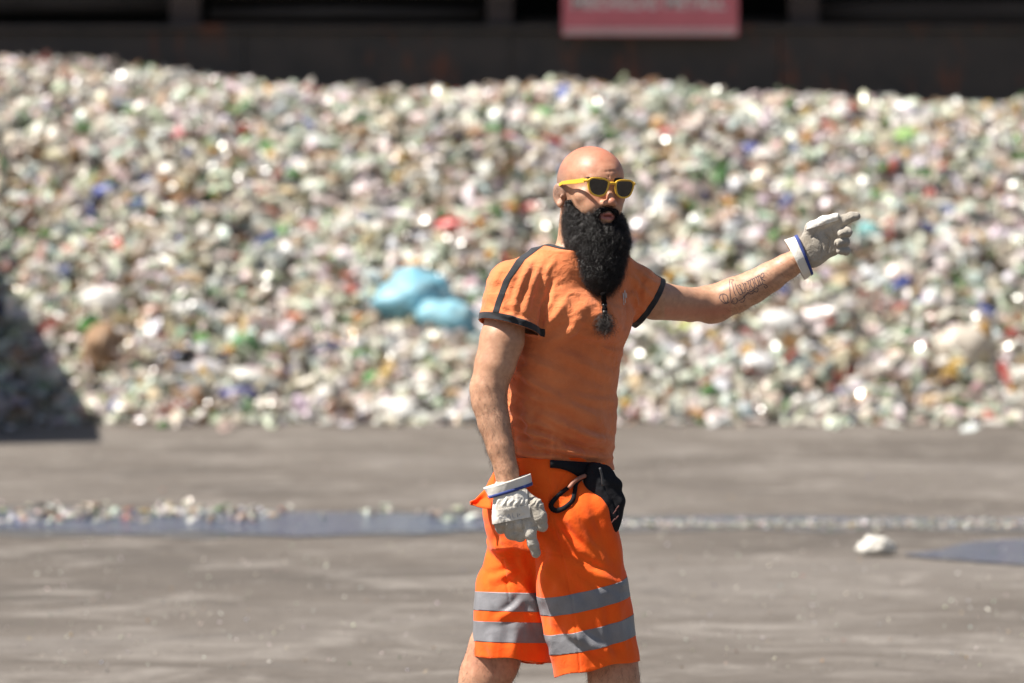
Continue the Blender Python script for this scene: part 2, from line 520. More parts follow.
for q in range(4):
    V_, F_ = lathe(P_BOTTLE); addp('plastic_bottle', (crush(V_, .012+.008*q, [.95, .7, .5, .4][q], 10+q), F_), 3)
for q in range(3):
    V_, F_ = lathe(P_BIG); addp('plastic_bottle', (crush(V_, .02+.012*q, [.9, .6, .4][q], 30+q), F_), 2)
for q in range(2):
    V_, F_ = lathe(P_GLASS); addp('glass_bottle', (crush(V_, .002, 1, 40+q), F_), 1.6)
for q in range(2):
    V_, F_ = lathe(P_CUP); addp('plastic_cup', (crush(V_, .008+.01*q, .8, 50+q), F_), 2)
V_, F_ = lathe(P_JUG); addp('plastic_jug', (crush(V_, .02, .8, 60), F_), .5)
for q in range(4): addp('crumpled_bag', blob(70+q, (.1, .07, .055), .05), 2.2)
for q in range(3): addp('plastic_sheet', sheet(90+q), 1.6)

def pick_tint(r):
    """(rgb, roughness) of one piece of litter"""
    u = r.random(); j = lambda c, a=.12: tuple(max(.01, min(.92, x*(1+r.uniform(-a, a)))) for x in c)
    k = r.uniform(.76, 1.12)
    if u < .36: c = (.80*k, .77*k, .71*k); n = 'white'
    elif u < .62: c = (.57*k, .53*k, .45*k); n = 'clear'
    elif u < .71: c = (.48*k, .36*k, .24*k); n = 'beige'
    elif u < .735: c = (.64*k, .49*k, .45*k); n = 'pale pink'
    elif u < .79: c = (.38*k, .42*k, .31*k); n = 'pale green'
    elif u < .835: c = (.12*k, .25*k, .08*k); n = 'green'
    elif u < .865: c = (.40*k, .44*k, .46*k); n = 'pale blue'
    elif u < .873: c = (.05*k, .09*k, .30*k); n = 'blue'
    elif u < .889: c = (.45*k, .11*k, .08*k); n = 'red'
    elif u < .915: c = (.52*k, .31*k, .09*k); n = 'yellow'
    elif u < .965: c = (.25*k, .15*k, .08*k); n = 'brown'
    else: c = (.09*k, .09*k, .09*k); n = 'dark'
    return j(c), r.choice([.22, .24, .27, .32, .42, .55]), n

def litter_mat(name, obj_colour=False):
    s = NT(name)
    if obj_colour:
        a = s.n('ShaderNodeObjectInfo'); c = a.outputs['Color']; al = a.outputs['Alpha']
    else:
        a = s.n('ShaderNodeAttribute', _attribute_name='tint'); c = a.outputs['Color']; al = a.outputs['Alpha']
    v = s.mapping((1, 1, 1))
    dirt = s.noise(v, 6 if obj_colour else 3, 4)
    c = s.mix(s.ramp(dirt, [(.5, (0, 0, 0)), (.75, (.6, .6, .6))]), c, (.40, .36, .30))
    s.base(c).set(Roughness=al)
    s.b.inputs['Specular IOR Level'].default_value = .85
    tr = s.n('ShaderNodeBsdfTranslucent'); s.l(c, tr.inputs[0]); ms = s.n('ShaderNodeMixShader'); ms.inputs[0].default_value = .22
    s.l(s.b.outputs[0], ms.inputs[1]); s.l(tr.outputs[0], ms.inputs[2]); s.l(ms.outputs[0], s.out.inputs[0])
    if obj_colour: s.set(Normal=s.bump(s.noise(v, 12, 3), .35, .02))
    return s.m
LM = litter_mat('mixed_plastic'); LO = litter_mat('single_plastic', True)

def rand_rot(r, upright=0):
    q = Vector((r.gauss(0, 1), r.gauss(0, 1), r.gauss(0, 1)*(.5))).normalized()
    return (q.to_track_quat('Z', 'Y') @ Matrix.Rotation(r.uniform(0, 6.28), 3, 'Z').to_quaternion()).to_matrix()

def scatter(name, label, n, posfn, mat, scale=(.7, 1.25), kind='stuff', seed=5):
    r = random.Random(seed); Vs = []; Fs = []; Cs = []; off = 0
    wts = [k[1] for k in kinds]
    for i in range(n):
        p = posfn(r)
        if p is None: continue
        k = r.choices(range(len(protos)), wts)[0]
        V, F = protos[k]; M = np.array(rand_rot(r))*r.uniform(*scale)
        Vs.append(V@M.T+np.array(p)); Fs.append(F+off); off += len(V)
        c, ro, nm = pick_tint(r)
        Cs.append(np.tile(np.array([*c, ro], np.float32), (len(V), 1)))
    V = np.concatenate(Vs); F = np.concatenate(Fs); C = np.concatenate(Cs)
    me = bpy.data.meshes.new(name)
    # quads whose last two corners coincide are triangles
    tri = F[:, 2] == F[:, 3]
    Lp = np.concatenate([F[~tri].ravel(), F[tri][:, :3].ravel()]); nq, ntq = (~tri).sum(), tri.sum()
    starts = np.concatenate([np.arange(nq)*4, nq*4+np.arange(ntq)*3])
    me.vertices.add(len(V)); me.vertices.foreach_set('co', V.astype(np.float32).ravel())
    me.loops.add(len(Lp)); me.loops.foreach_set('vertex_index', Lp.astype(np.int32))
    me.polygons.add(len(starts)); me.polygons.foreach_set('loop_start', starts.astype(np.int32))
    me.update(calc_edges=True)
    me.polygons.foreach_set('use_smooth', np.zeros(len(starts), bool))
    at = me.color_attributes.new('tint', 'FLOAT_COLOR', 'POINT'); at.data.foreach_set('color', C.ravel())
    me.materials.append(mat)
    o = bpy.data.objects.new(name, me); col.objects.link(o); tag(o, label, kind=kind); return o

def heap_pos(r):
    x = r.uniform(-5.0, 7.2); y = r.uniform(36.75, 43.6)
    h = heap_h(x, y)
    if h < -.12: return None
    h = max(h, 0.02)
    return (x, y, h+r.choice([r.uniform(-.08, .05), r.uniform(0, .13)]))
scatter('mixed_recycling', 'heap of mixed crushed bottles, cups and bags filling the bay', 25000, heap_pos, LM, (.45, 1.1), seed=11)
# a few pieces that slid off the toe of the heap
def toe_pos(r):
    x = r.uniform(-5, 7); y = 37.1-abs(r.gauss(0, .5)); return (x, y, .025)
scatter('scattered_litter', 'loose litter lying along the foot of the heap', 430, toe_pos, LM, (.2, .8), seed=12)

# ---- single pieces lying on the face of the heap (the ones that show most)
proto_mesh = []
for (Vp, Fp), (kd, wt) in zip(protos, kinds):
    me = bpy.data.meshes.new(kd); me.from_pydata([tuple(v) for v in Vp], [], [tuple(f[:3]) if f[2] == f[3] else tuple(f) for f in Fp.tolist()]); me.update()
    me.polygons.foreach_set('use_smooth', np.ones(len(me.polygons), bool)); me.materials.append(LO); proto_mesh.append(me)
NAMES = {'plastic_bottle': 'crushed {} plastic bottle on the face of the heap', 'glass_bottle': '{} glass bottle on the face of the heap',
         'plastic_cup': '{} plastic cup on the face of the heap', 'plastic_jug': '{} plastic jug on the face of the heap',
         'crumpled_bag': 'small crumpled {} plastic bag on the face of the heap', 'plastic_sheet': 'torn piece of {} plastic film on the face of the heap'}
CATS = {'plastic_bottle': 'bottle', 'glass_bottle': 'bottle', 'plastic_cup': 'cup', 'plastic_jug': 'jug', 'crumpled_bag': 'bag', 'plastic_sheet': 'plastic film'}
def put(me, name, p, rot, scl, colr, label, cat, group):
    o = bpy.data.objects.new(name, me); col.objects.link(o)
    o.matrix_world = Matrix.Translation(Vector(p)) @ rot.to_4x4() @ Matrix.Diagonal((*scl, 1))
    o.color = colr; tag(o, label, cat, group); return o
r = random.Random(21); wts = [k[1] for k in kinds]
for i in range(260):
    px, py = r.uniform(2, 1022), r.uniform(100, 422)
    if 490 < px < 640 and py > 160: continue
    p = heap_hit(px, py); k = r.choices(range(len(protos)), wts)[0]; kd = kinds[k][0]
    c, ro, nm = pick_tint(r); s_ = r.uniform(.85, 1.2)
    put(proto_mesh[k], kd, p+np.array([0, -.03, .05]), rand_rot(r), (s_, s_, s_), (*c, ro*.8), NAMES[kd].format(nm), CATS[kd],
        '{} {}s on the heap'.format(nm, kd.replace('_', ' ').replace('plastic sheet', 'film piece')))

# ---- the larger bags and scraps that stand out
def bag(name, px, py, wpx, hpx, colr, label, cat='bag', seed=1, rough=.45, tilt=0, depth=.6, amt=.16, base=None, flat=False):
    p = heap_hit(px, py) if base is None else base
    sc_ = FPX/p[1]; a, b = wpx/sc_/2, hpx/sc_/2
    V, F = blob(seed, (1.16, 1.16, 1.16), 0, 30, 22)
    N1 = np.stack([vnoise(V, 1.6, seed+q, 3) for q in range(3)], 1); N2 = np.abs(vnoise(V, 4.5, seed+8, 3))
    V = V*(1+N1*amt*1.9)*(1-.22*N2[:, None]*2)
    V = V[:, [2, 0, 1]]*np.array([a, max(a*depth, b*.8), b])
    t = R(tilt); c_, s_ = math.cos(t), math.sin(t)
    V = np.stack([V[:, 0]*c_+V[:, 2]*s_, V[:, 1], -V[:, 0]*s_+V[:, 2]*c_], 1)
    if flat: V[:, 2] = np.maximum(V[:, 2], -b*.55)
    me = bpy.data.meshes.new(name); me.from_pydata([tuple(v) for v in V], [], [tuple(f[:3]) if f[2] == f[3] else tuple(f) for f in F.tolist()]); me.update()
    me.polygons.foreach_set('use_smooth', np.ones(len(me.polygons), bool)); me.materials.append(LO)
    if base is None: p = np.array([0, 0, CAMZ])+(p-np.array([0, 0, CAMZ]))*(1-(.10+b*.45)/p[1])
    return put(me, name, p+np.array([0, 0, 0 if not flat else b*.55+.006]), Matrix.Identity(3), (1, 1, 1), (*colr, rough), label, cat, None)
BL = (.22, .50, .62)
bag('plastic_bag', 415, 299, 76, 52, BL, 'large bulging light blue plastic bag beside the smaller blue bag', seed=3, rough=.55, amt=.24, tilt=-4)
bag('plastic_bag', 450, 320, 66, 38, (.26, .54, .64), 'smaller light blue plastic bag just below the large blue bag', seed=8, rough=.55, amt=.24, tilt=12)
bag('plastic_bag', 456, 228, 40, 17, (.62, .03, .025), 'bright red plastic bag high on the heap above the blue bags', seed=5, rough=.4, tilt=4)
bag('plastic_scrap', 477, 225, 15, 10, (.75, .36, .03), 'small orange yellow scrap touching the bright red bag', 'scrap', seed=6)
bag('plastic_bag', 103, 303, 42, 30, (.72, .70, .66), 'puffy white plastic bag above the brown cardboard', seed=9)
bag('cardboard_scrap', 100, 350, 34, 54, (.33, .20, .11), 'crumpled brown cardboard below the puffy white bag', 'cardboard', seed=12, rough=.8, tilt=20)
bag('plastic_bag', 240, 396, 34, 17, (.06, .06, .22), 'navy blue plastic bag low on the heap', seed=13)
bag('plastic_bag', 255, 380, 52, 16, (.7, .70, .64), 'long white plastic bag lying just above the navy bag', seed=14, tilt=18)
bag('plastic_bag', 404, 412, 66, 26, (.78, .77, .73), 'wide white plastic bag lying at the foot of the heap', seed=15, tilt=3)
bag('plastic_canister', 368, 411, 30, 13, (.85, .85, .82), 'shiny white plastic canister beside the wide white bag', 'canister', seed=16, rough=.12, tilt=24, amt=.05)
bag('plastic_bag', 468, 417, 44, 15, (.74, .75, .74), 'flat white plastic bag right of the wide white bag at the foot', seed=17)
bag('plastic_bag', 448, 421, 18, 10, (.25, .36, .62), 'small pale blue bag squeezed between two white bags at the foot', seed=18)
bag('plastic_bag', 329, 417, 30, 11, (.42, .25, .42), 'small purple plastic bag at the foot of the heap', seed=19)
bag('plastic_bag', 782, 326, 40, 28, (.78, .77, .74), 'white plastic bag under the outstretched glove', seed=20, tilt=20)
bag('plastic_bag', 690, 328, 32, 14, (.50, .58, .12), 'yellow green plastic bag just under the tattooed arm', seed=21)
bag('plastic_bag', 705, 270, 34, 22, (.72, .70, .66), 'white plastic bag right behind the tattooed arm', seed=22, tilt=-40)
bag('plastic_bag', 963, 348, 52, 40, (.60, .53, .44), 'large cream plastic bag near the end of the heap', seed=23)
bag('plastic_bag', 868, 232, 24, 18, (.20, .50, .50), 'teal plastic bag beside the pointing glove', seed=24)
bag('plastic_bag', 760, 366, 34, 24, (.75, .74, .74), 'white plastic bag low on the heap right of the orange shirt', seed=25, tilt=10)
bag('plastic_bag', 820, 128, 38, 11, (.48, .14, .10), 'long dull red plastic bag near the crest of the heap', seed=26)
bag('plastic_bag', 667, 134, 20, 12, (.50, .10, .08), 'small red plastic bag near the crest right of the bald head', seed=27)
bag('plastic_bag', 750, 151, 20, 14, (.06, .08, .34), 'deep blue plastic bag high on the heap right of the head', seed=28)
bag('plastic_bag', 591, 97, 15, 12, (.08, .14, .46), 'small blue plastic bag on the crest above the bald head', seed=29)
bag('plastic_bag', 1011, 205, 14, 12, (.08, .14, .5), 'small bright blue bag beyond the pointing glove', seed=30)
bag('plastic_bag', 106, 192, 22, 14, (.07, .10, .38), 'dark blue plastic bag high on the shaded side of the heap', seed=31)
bag('plastic_bag', 183, 135, 18, 12, (.52, .08, .10), 'small crimson plastic bag near the crest', seed=32)
bag('plastic_bag', 277, 84, 14, 10, (.50, .08, .08), 'tiny red plastic bag on the crest line', seed=33)
bag('plastic_bag', 20, 118, 26, 11, (.52, .20, .08), 'rusty orange plastic bag near the crest at the edge', seed=34)
bag('plastic_bag', 930, 305, 20, 24, (.76, .70, .74), 'pale pink plastic bag above the large cream bag', seed=35)
bag('plastic_bag', 370, 96, 36, 18, (.62, .61, .57), 'greyish white bag sitting on the crest of the heap', seed=36)
bag('plastic_bag', 372, 380, 18, 14, (.06, .30, .05), 'bright green plastic bag just above the wide white bag', seed=37)
bag('plastic_bag', 386, 376, 14, 12, (.6, .42, .07), 'small yellow plastic bag next to the bright green bag', seed=38)
bag('plastic_bag', 245, 343, 24, 18, (.08, .27, .09), 'green plastic bag in the middle of the heap', seed=39)
bag('plastic_bag', 295, 320, 18, 12, (.55, .15, .05), 'small orange red bag in the middle of the heap', seed=40)
bag('plastic_bag', 910, 140, 30, 20, (.30, .50, .12), 'lime green plastic bag high on the heap', seed=41)
# crumpled paper on the yard
pp = gpt(877, 556)
bag('crumpled_paper', 877, 547, 34, 22, (.70, .67, .61), 'crumpled white paper lying alone on the asphalt beside the dark puddle', 'paper', seed=44, rough=.7, base=pp, flat=True, depth=.7, amt=.3)

# ---- litter washed up along the puddle
r = random.Random(5)
for i in range(210):
    u = r.random()
    px = r.uniform(-4, 275) if u < .93 else r.uniform(275, 480)
    py = min(524, max(505, r.gauss(516.5, 4.6)))
    if 150 < px < 190: py = min(py, 518)
    p = gpt(px, py); k = r.choices(range(len(protos)), wts)[0]; kd = kinds[k][0]
    c, ro, nm = pick_tint(r); s_ = r.choice([r.uniform(.12, .26), r.uniform(.15, .4)])
    nmz = NAMES[kd].format(nm).replace('on the face of the heap', 'beside the long puddle')
    put(proto_mesh[k], kd, p+np.array([0, 0, 0.010+.02*s_]), rand_rot(r), (s_, s_, s_), (*c, ro), nmz, CATS[kd], 'bits of {} {} washed up beside the puddle'.format(nm, kd.replace('_', ' ')))
def crumb(r):
    px = r.uniform(600, 1100); p = gpt(px, r.gauss(526.0, 2.2)); return (p[0], p[1], .012)
scatter('white_crumbs', 'band of pale crumbs and splinters behind the puddle', 1300, crumb, LM, (.03, .11), seed=31)
def speck(r):
    px = r.uniform(-50, 1080); p = gpt(px, r.uniform(440, 675)); return (p[0], p[1], .008)
scatter('glass_splinters', 'tiny glinting splinters strewn over the asphalt', 1200, speck, LM, (.02, .07), seed=32)

# ---- bay wall beyond the left edge: it throws the shadow on the heap
def conc():
    s = NT('bay_concrete'); v = s.mapping((1, 1, 1)); n = s.noise(v, 2.5, 6, .6); f = s.noise(v, 60, 3)
    s.base(s.ramp(n, [(.3, (.13, .12, .11)), (.7, (.22, .205, .19))])).set(Roughness=.9, Normal=s.bump(f, .4, .004)); return s.m
bw = empty('bay_wall', (-5.3, 41, 0)); tag(bw, 'grey concrete wall of sloping panels closing the bay at the side of the heap', 'wall')
bm_ = conc()
def wtop(y): return 2.86-(y-34)*.143
for yi in range(8):
    y0 = 33.0+yi*1.45; y1 = y0+1.442; xa, xb = -5.52, -4.92; za, zb_ = wtop(y0), wtop(y1)
    m = MB(); m.add([(xa, y0, 0), (xb, y0, 0), (xb, y1, 0), (xa, y1, 0), (xa, y0, za), (xb, y0, za), (xb, y1, zb_), (xa, y1, zb_)],
                    [(0, 3, 2, 1), (4, 5, 6, 7), (0, 1, 5, 4), (1, 2, 6, 5), (2, 3, 7, 6), (3, 0, 4, 7)])
    m.build('wall_panel', bm_, bw, bevel=.015)

# ---- open shed behind the heap
def rusty():
    s = NT('rusty_steel'); v = s.mapping((1, 1, 1)); vv = s.mapping((1, 1, .35)); n = s.noise(v, 1.6, 6, .6); n2 = s.noise(vv, 3.5, 6, .65)
    c = s.ramp(n, [(.35, (.030, .027, .026)), (.65, (.056, .044, .039))])
    c = s.mix(s.ramp(n2, [(.56, (0, 0, 0)), (.68, (1, 1, 1))]), c, (.13, .045, .024))
    s.base(c).set(Roughness=.7); return s.m
RS = rusty()
def timber(name, c):
    s = NT(name); v = s.mapping((.25, 4, 4)); n = s.noise(v, 3, 6, .65, .5)
    s.base(s.ramp(n, [(.3, tuple(q*.6 for q in c)), (.7, tuple(q*1.3 for q in c))])).set(Roughness=.85, Normal=s.bump(n, .5, .01)); return s.m
TD = timber('dark_timber', (.11, .085, .07)); TP = timber('post_timber', (.10, .072, .062)); BLK = plain('shed_black', (.012, .012, .013), .9)  # BLK: even near-black for the shed's back and side walls
sh = empty('storage_shed', (0, 46, 0)); tag(sh, 'long dark open shed with a rusty steel wall behind the heap', 'shed')
m = MB()
for i in range(11):
    x0 = -13+i*2.6; m.box((x0+.004, 45.0, 0), (x0+2.596, 45.12, 3.46+.0))
m.build('steel_wall', RS, sh, bevel=.006)
MB().box((-13, 44.93, 3.462), (15.6, 45.16, 3.53)).build('top_rail', RS, sh, bevel=.01)
def pxx(px, d): return (px-512)/FPX*d
for px, wd in ((-190, 30), (186, 30), (500, 26), (803, 30), (1120, 30)):
    x = pxx(px, 45.3); hw = wd/2/102
    MB().box((x-hw, 45.2, 0), (x+hw, 45.2+2*hw, 5.3)).build('post', TP, sh, bevel=.01)
for (xa, xb, z0, z1, yy) in ((-13, -3.35, 3.66, 3.92, 45.9), (-3.0, -.3, 3.60, 3.74, 45.9), (-3.0, -.3, 3.80, 4.0, 45.8), (.1, 2.7, 3.56, 3.62, 45.7), (3.0, 15, 3.56, 3.80, 45.75), (3.0, 15, 3.86, 4.05, 45.95), (-13, 15, 4.3, 4.5, 45.9)):
    V_, F_ = tube([(xa, yy, (z0+z1)/2), ((xa+xb)/2, yy+.03, (z0+z1)/2+.02), (xb, yy, (z0+z1)/2)], (z1-z0)/2, 10); MB().add(V_, F_).build('log', TD, sh, smooth=True)
MB().box((-13, 52, 0), (15.6, 52.15, 5.3)).build('back_wall', BLK, sh)
MB().box((-13.3, 45.3, 0), (-13.05, 52.1, 5.3)).build('side_wall', BLK, sh)
MB().box((15.65, 45.3, 0), (15.9, 52.1, 5.3)).build('side_wall', BLK, sh)
MB().box((-13.6, 43.7, 5.42), (16.2, 52.6, 5.6)).build('roof', RS, sh, bevel=.02)
MB().box((-13.4, 43.75, 5.3), (16, 43.9, 5.415)).build('gutter', RS, sh, bevel=.01)
# sign
sg = empty('yard_sign', (pxx(650, 44.8), 44.8, 3.4)); tag(sg, 'faded pink red sign with white capital letters on the dark shed', 'sign')
x0, x1 = pxx(562, 44.8), pxx(738, 44.8); zb = CAMZ+(223-36)/FPX*44.8
pink = plain('faded_red_paint', (.62, .17, .20), .6, .4, .1, 3); wht = plain('sign_white', (.75, .73, .70), .6)
MB().box((x0, 44.8, zb), (x1, 44.83, zb+1.0)).build('panel', pink, sg, bevel=.004)
m = MB()
for i in range(44):
    for jj in range(2):
        xx = x0+.02+i*(x1-x0-.04)/44; m.box((xx+(.01 if jj else 0), 44.794, zb+.012+jj*.036), (xx+.024+(.01 if jj else 0), 44.798, zb+.036+jj*.036))
m.build('checked_border', wht, sg)
def text_obj(s, name, size, loc, rot, mat, parent, ext=.002, width=None, font_shear=0):
    cu = bpy.data.curves.new(name, 'FONT'); cu.body = s; cu.size = size; cu.extrude = ext; cu.align_x = 'CENTER'; cu.shear = font_shear; cu.offset = size*.02
    t = bpy.data.objects.new('tmp', cu); col.objects.link(t); bpy.context.view_layer.update()
    me = bpy.data.meshes.new_from_object(t.evaluated_get(bpy.context.evaluated_depsgraph_get())); bpy.data.objects.remove(t)
    if width:
        co = np.empty(len(me.vertices)*3, np.float32); me.vertices.foreach_get('co', co); co = co.reshape(-1, 3)
        k = width/(co[:, 0].max()-co[:, 0].min()); co[:, 0] *= k; me.vertices.foreach_set('co', co.ravel())
    me.materials.append(mat); me.transform(Matrix.Translation(loc) @ rot)
    o = bpy.data.objects.new(name, me); col.objects.link(o); parent_to(o, parent); return o
zt = CAMZ+(223-9)/FPX*44.8
for wd_, a_, b_ in (('MISCHGLAS', 572, 657), ('METALL', 664, 725)):
    text_obj(wd_, 'lettering', .17, Vector((pxx((a_+b_)/2, 44.8), 44.795, zt)), Matrix.Rotation(R(90), 4, 'X'), wht, sg, width=(b_-a_)/FPX*44.8)
# =================================================================== PERSON
YT = R(38)
Ft = np.array([math.sin(YT), -math.cos(YT), 0]); Lt = np.array([math.cos(YT), math.sin(YT), 0])   # chest forward, his left
YH = R(28); RH = R(3.5); PH = R(0)
Fh = np.array([math.sin(YH), -math.cos(YH), 0]); L0 = np.array([math.cos(YH), math.sin(YH), 0]); U0 = np.array([0, 0, 1.0])
Lh = L0*math.cos(RH)-U0*math.sin(RH); Uh = U0*math.cos(RH)+L0*math.sin(RH)
AH = np.stack([Lh, Fh, Uh])
O = PX(590.5, 187, 0.0)
def H(a, b, c): return O+Lh*a+Fh*b+Uh*c
def HL(V):
    q = V-O; return q@Lh, q@Fh, q@Uh
def dirax(z, x=None):
    z = nrm(z); x = nrm(np.cross([0, 0, 1.0] if abs(z[2]) < .9 else [0, 1.0, 0], z)) if x is None else nrm(np.asarray(x)-z*np.dot(x, z))
    return np.stack([x, np.cross(z, x), z])

person = empty('person', tuple(PX(560, 839, 0.02)*np.array([1, 1, 0])))
tag(person, 'bearded bald worker in orange T-shirt and hi-vis orange shorts pointing with his outstretched arm', 'person')

# ---- materials
def skin_mat():
    s = NT('skin'); v = s.mapping((1, 1, 1))
    big = s.noise(v, 9, 4, .6); mid = s.noise(v, 70, 4, .6); fine = s.noise(v, 420, 3, .6)
    c = s.ramp(big, [(.3, (.44, .235, .14)), (.7, (.56, .325, .21))])
    c = s.mix(.6, c, s.ramp(mid, [(.3, (.38, .33, .31)), (.7, (.60, .60, .60))]), 'OVERLAY')
    at = s.n('ShaderNodeAttribute', _attribute_name='tone'); sp2 = s.n('ShaderNodeSeparateColor'); s.l(at.outputs['Color'], sp2.inputs[0])
    c = s.mix(sp2.outputs[0], c, s.ramp(s.noise(v, 240, 3, .6), [(.35, (.17, .105, .085)), (.65, (.36, .22, .165))]))   # shaved stubble
    c = s.mix(sp2.outputs[1], c, (.52, .15, .09))                                                                 # sunburn
    sep = s.n('ShaderNodeSeparateXYZ'); s.l(s.co.outputs['Object'], sep.inputs[0])
    mr = s.n('ShaderNodeMapRange', i1=1.705, i2=1.79, i3=0.0, i4=.92); s.l(sep.outputs[2], mr.inputs[0])
    c = s.mix(mr.outputs[0], c, s.ramp(s.noise(v, 26, 4), [(.3, (.40, .125, .07)), (.7, (.51, .19, .115))]))
    s.base(c).set(Roughness=s.ramp(mid, [(.3, (.42, .42, .42)), (.7, (.56, .56, .56))]))
    s.b.inputs['Subsurface Weight'].default_value = .12; s.b.inputs['Subsurface Radius'].default_value = (.012, .004, .002); s.b.inputs['Subsurface Scale'].default_value = .6
    s.set(Normal=s.bump(fine, .35, .0006, s.bump(mid, .35, .0015)))
    return s.m
SK = skin_mat()
def cloth_mat(name, lo, hi, weave=900, rough=.85, fb=.5, sheen=.2):
    s = NT(name); v = s.mapping((1, 1, 1))
    n = s.noise(v, 12, 5, .6); cr = s.noise(s.mapping((1, 1, 1.0)), 38, 5, .55, .6); wv = s.noise(v, weave, 2, .6)
    s.base(s.mix(.25, s.ramp(n, [(.3, lo), (.7, hi)]), s.ramp(wv, [(.3, (.3, .3, .3)), (.7, (.7, .7, .7))]), 'OVERLAY')).set(Roughness=rough)
    s.b.inputs['Sheen Weight'].default_value = sheen; s.b.inputs['Specular IOR Level'].default_value = .25
    s.set(Normal=s.bump(wv, .35, .0008, s.bump(cr, fb, .006)))
    return s.m
SH = cloth_mat('orange_cotton', (.64, .168, .056), (.78, .24, .088), fb=.9)
HV = cloth_mat('hivis_orange', (.97, .098, .006), (1.0, .142, .010), fb=.4, sheen=.1)
TRM = cloth_mat('charcoal_ribbing', (.014, .015, .018), (.026, .027, .031), fb=.2)
BLKF = cloth_mat('black_fabric', (.006, .006, .008), (.013, .013, .016), fb=.5, sheen=0)
REF = cloth_mat('reflective_tape', (.19, .19, .205), (.26, .255, .27), weave=1500, rough=.38, fb=.25, sheen=0)
LEA = cloth_mat('pale_leather', (.25, .215, .17), (.56, .52, .455), weave=500, rough=.75, fb=1.0)
CAN = cloth_mat('cream_canvas', (.66, .62, .55), (.78, .75, .69), weave=1100, fb=.5)
TRIMB = cloth_mat('blue_binding', (.035, .055, .20), (.05, .075, .28), fb=.2)
HAIR = plain('black_hair', (.020, .017, .016), .30, .5, .3, 60)
CORE = plain('beard_depth', (.007, .006, .006), .95, .05, .4, 200, 1.0, 700)
HAIR2 = plain('arm_hair', (.035, .018, .010), .5, .4, .2, 60)

# ---- body ------------------------------------------------------------
def ax_rect(segs):
    out = []
    for lo, hi, h in segs: out.append(np.arange(lo, hi-1e-6, h))
    return np.concatenate(out)
hc_ = O
bax = [ax_rect([(-.27, hc_[0]-.125, .005), (hc_[0]-.125, hc_[0]+.125, .0023), (hc_[0]+.125, .86, .005)]),
       ax_rect([(11.68, hc_[1]-.15, .006), (hc_[1]-.15, hc_[1]+.13, .0026), (hc_[1]+.13, 12.42, .006)]),
       ax_rect([(-.01, 1.53, .0062), (1.53, 1.82, .0023)])]
B = Grid(None, None, axes=bax)
TL = [(262, 580, .0, .15, .085, 38), (290, 575, .0, .165, .100, 38), (320, 575, .0, .162, .113, 38), (345, 568.5, .0, .156, .115, 38), (380, 560.5, 0, .153, .119, 38),
      (420, 559.5, 0, .154, .122, 40), (445, 559, 0, .151, .118, 41), (462, 559, 0, .146, .112, 42), (480, 559, 0, .146, .112, 42)]
B.add(loft(TL+[(505, 560, 0, .15, .12, 45)], -.016), .02)
B.add(cone(PX(580, 250, .03), PX(514, 289, -.11), .04, .040), .02)
B.add(cone(PX(580, 250, .03), PX(634, 288, .10), .04, .042), .03)
# neck
B.add(cone(H(0, -.030, -.06), PX(581, 262, .02), .060, .068), .02)
B.add(cone(H(-.055, -.02, -.055), PX(592, 268, -.08), .014, .013), .02)
# arms (pixel x, pixel y, radius px, depth)
def limbp(G_, pts, k=.012, ee=None):
    for (a, b) in zip(pts[:-1], pts[1:]):
        G_.add(cone(PX(a[0], a[1], a[3]), PX(b[0], b[1], b[3]), a[2]/385, b[2]/385), k)
ARM_R = [(514, 296, 17, -.11), (506, 318, 20, -.13), (502, 340, 22, -.145), (495, 365, 20, -.155), (489, 386, 18.2, -.16), (489.5, 402, 17.5, -.165), (494, 422, 15.8, -.175), (500.5, 448, 13.4, -.19), (506.5, 471, 11.8, -.20), (509, 488, 11.5, -.205), (511, 505, 12, -.205)]
ARM_L = [(634, 289, 21, .10), (655, 300.5, 19.5, .145), (690, 304.5, 17.2, .23), (708, 303.5, 18.2, .262), (718, 302, 18.6, .265), (735, 295, 18.6, .26), (752, 287.5, 16.6, .26), (770, 277, 15.4, .26), (786, 267, 13.2, .26), (801, 258, 11.2, .26), (812, 251, 11, .26)]
limbp(B, ARM_R, .007); limbp(B, ARM_L, .007)
B.add(cone(PX(484, 392, -.16), PX(492, 425, -.17), 11/385, 9/385), .02)          # forearm muscle
B.add(ell(PX(713, 311, .262), (.026, .026, .026)), .03)                              # elbow point
# pelvis, legs
B.add(ell(PX(560, 500, 0), (.13, .13, .12)), .05)
LEGN = [(575, 515, 29, -.07), (596, 600, 27, -.06), (610, 650, 23.5, -.05), (614, 680, 23.5, -.05), (612, 715, 21.5, -.035), (610, 760, 14.5, -.02), (609, 805, 12, -.01)]
LEGF = [(546, 515, 29, .08), (515, 600, 27, .09), (495, 648, 24, .10), (486, 675, 24, .105), (474, 712, 21.5, .11), (458, 755, 14, .12), (444, 795, 12, .125)]
limbp(B, LEGN, .03); limbp(B, LEGF, .03)
B.add(ell(PX(617, 664, -.08), (.042, .03, .05)), .03); B.add(ell(PX(503, 662, .08), (.042, .03, .05)), .03)
# feet (inside the boots)
B.add(cone(PX(609, 812, -.01), PX(622, 828, -.10), .034, .026), .03)
B.add(cone(PX(444, 800, .125), PX(458, 829, .06), .03, .024), .03)
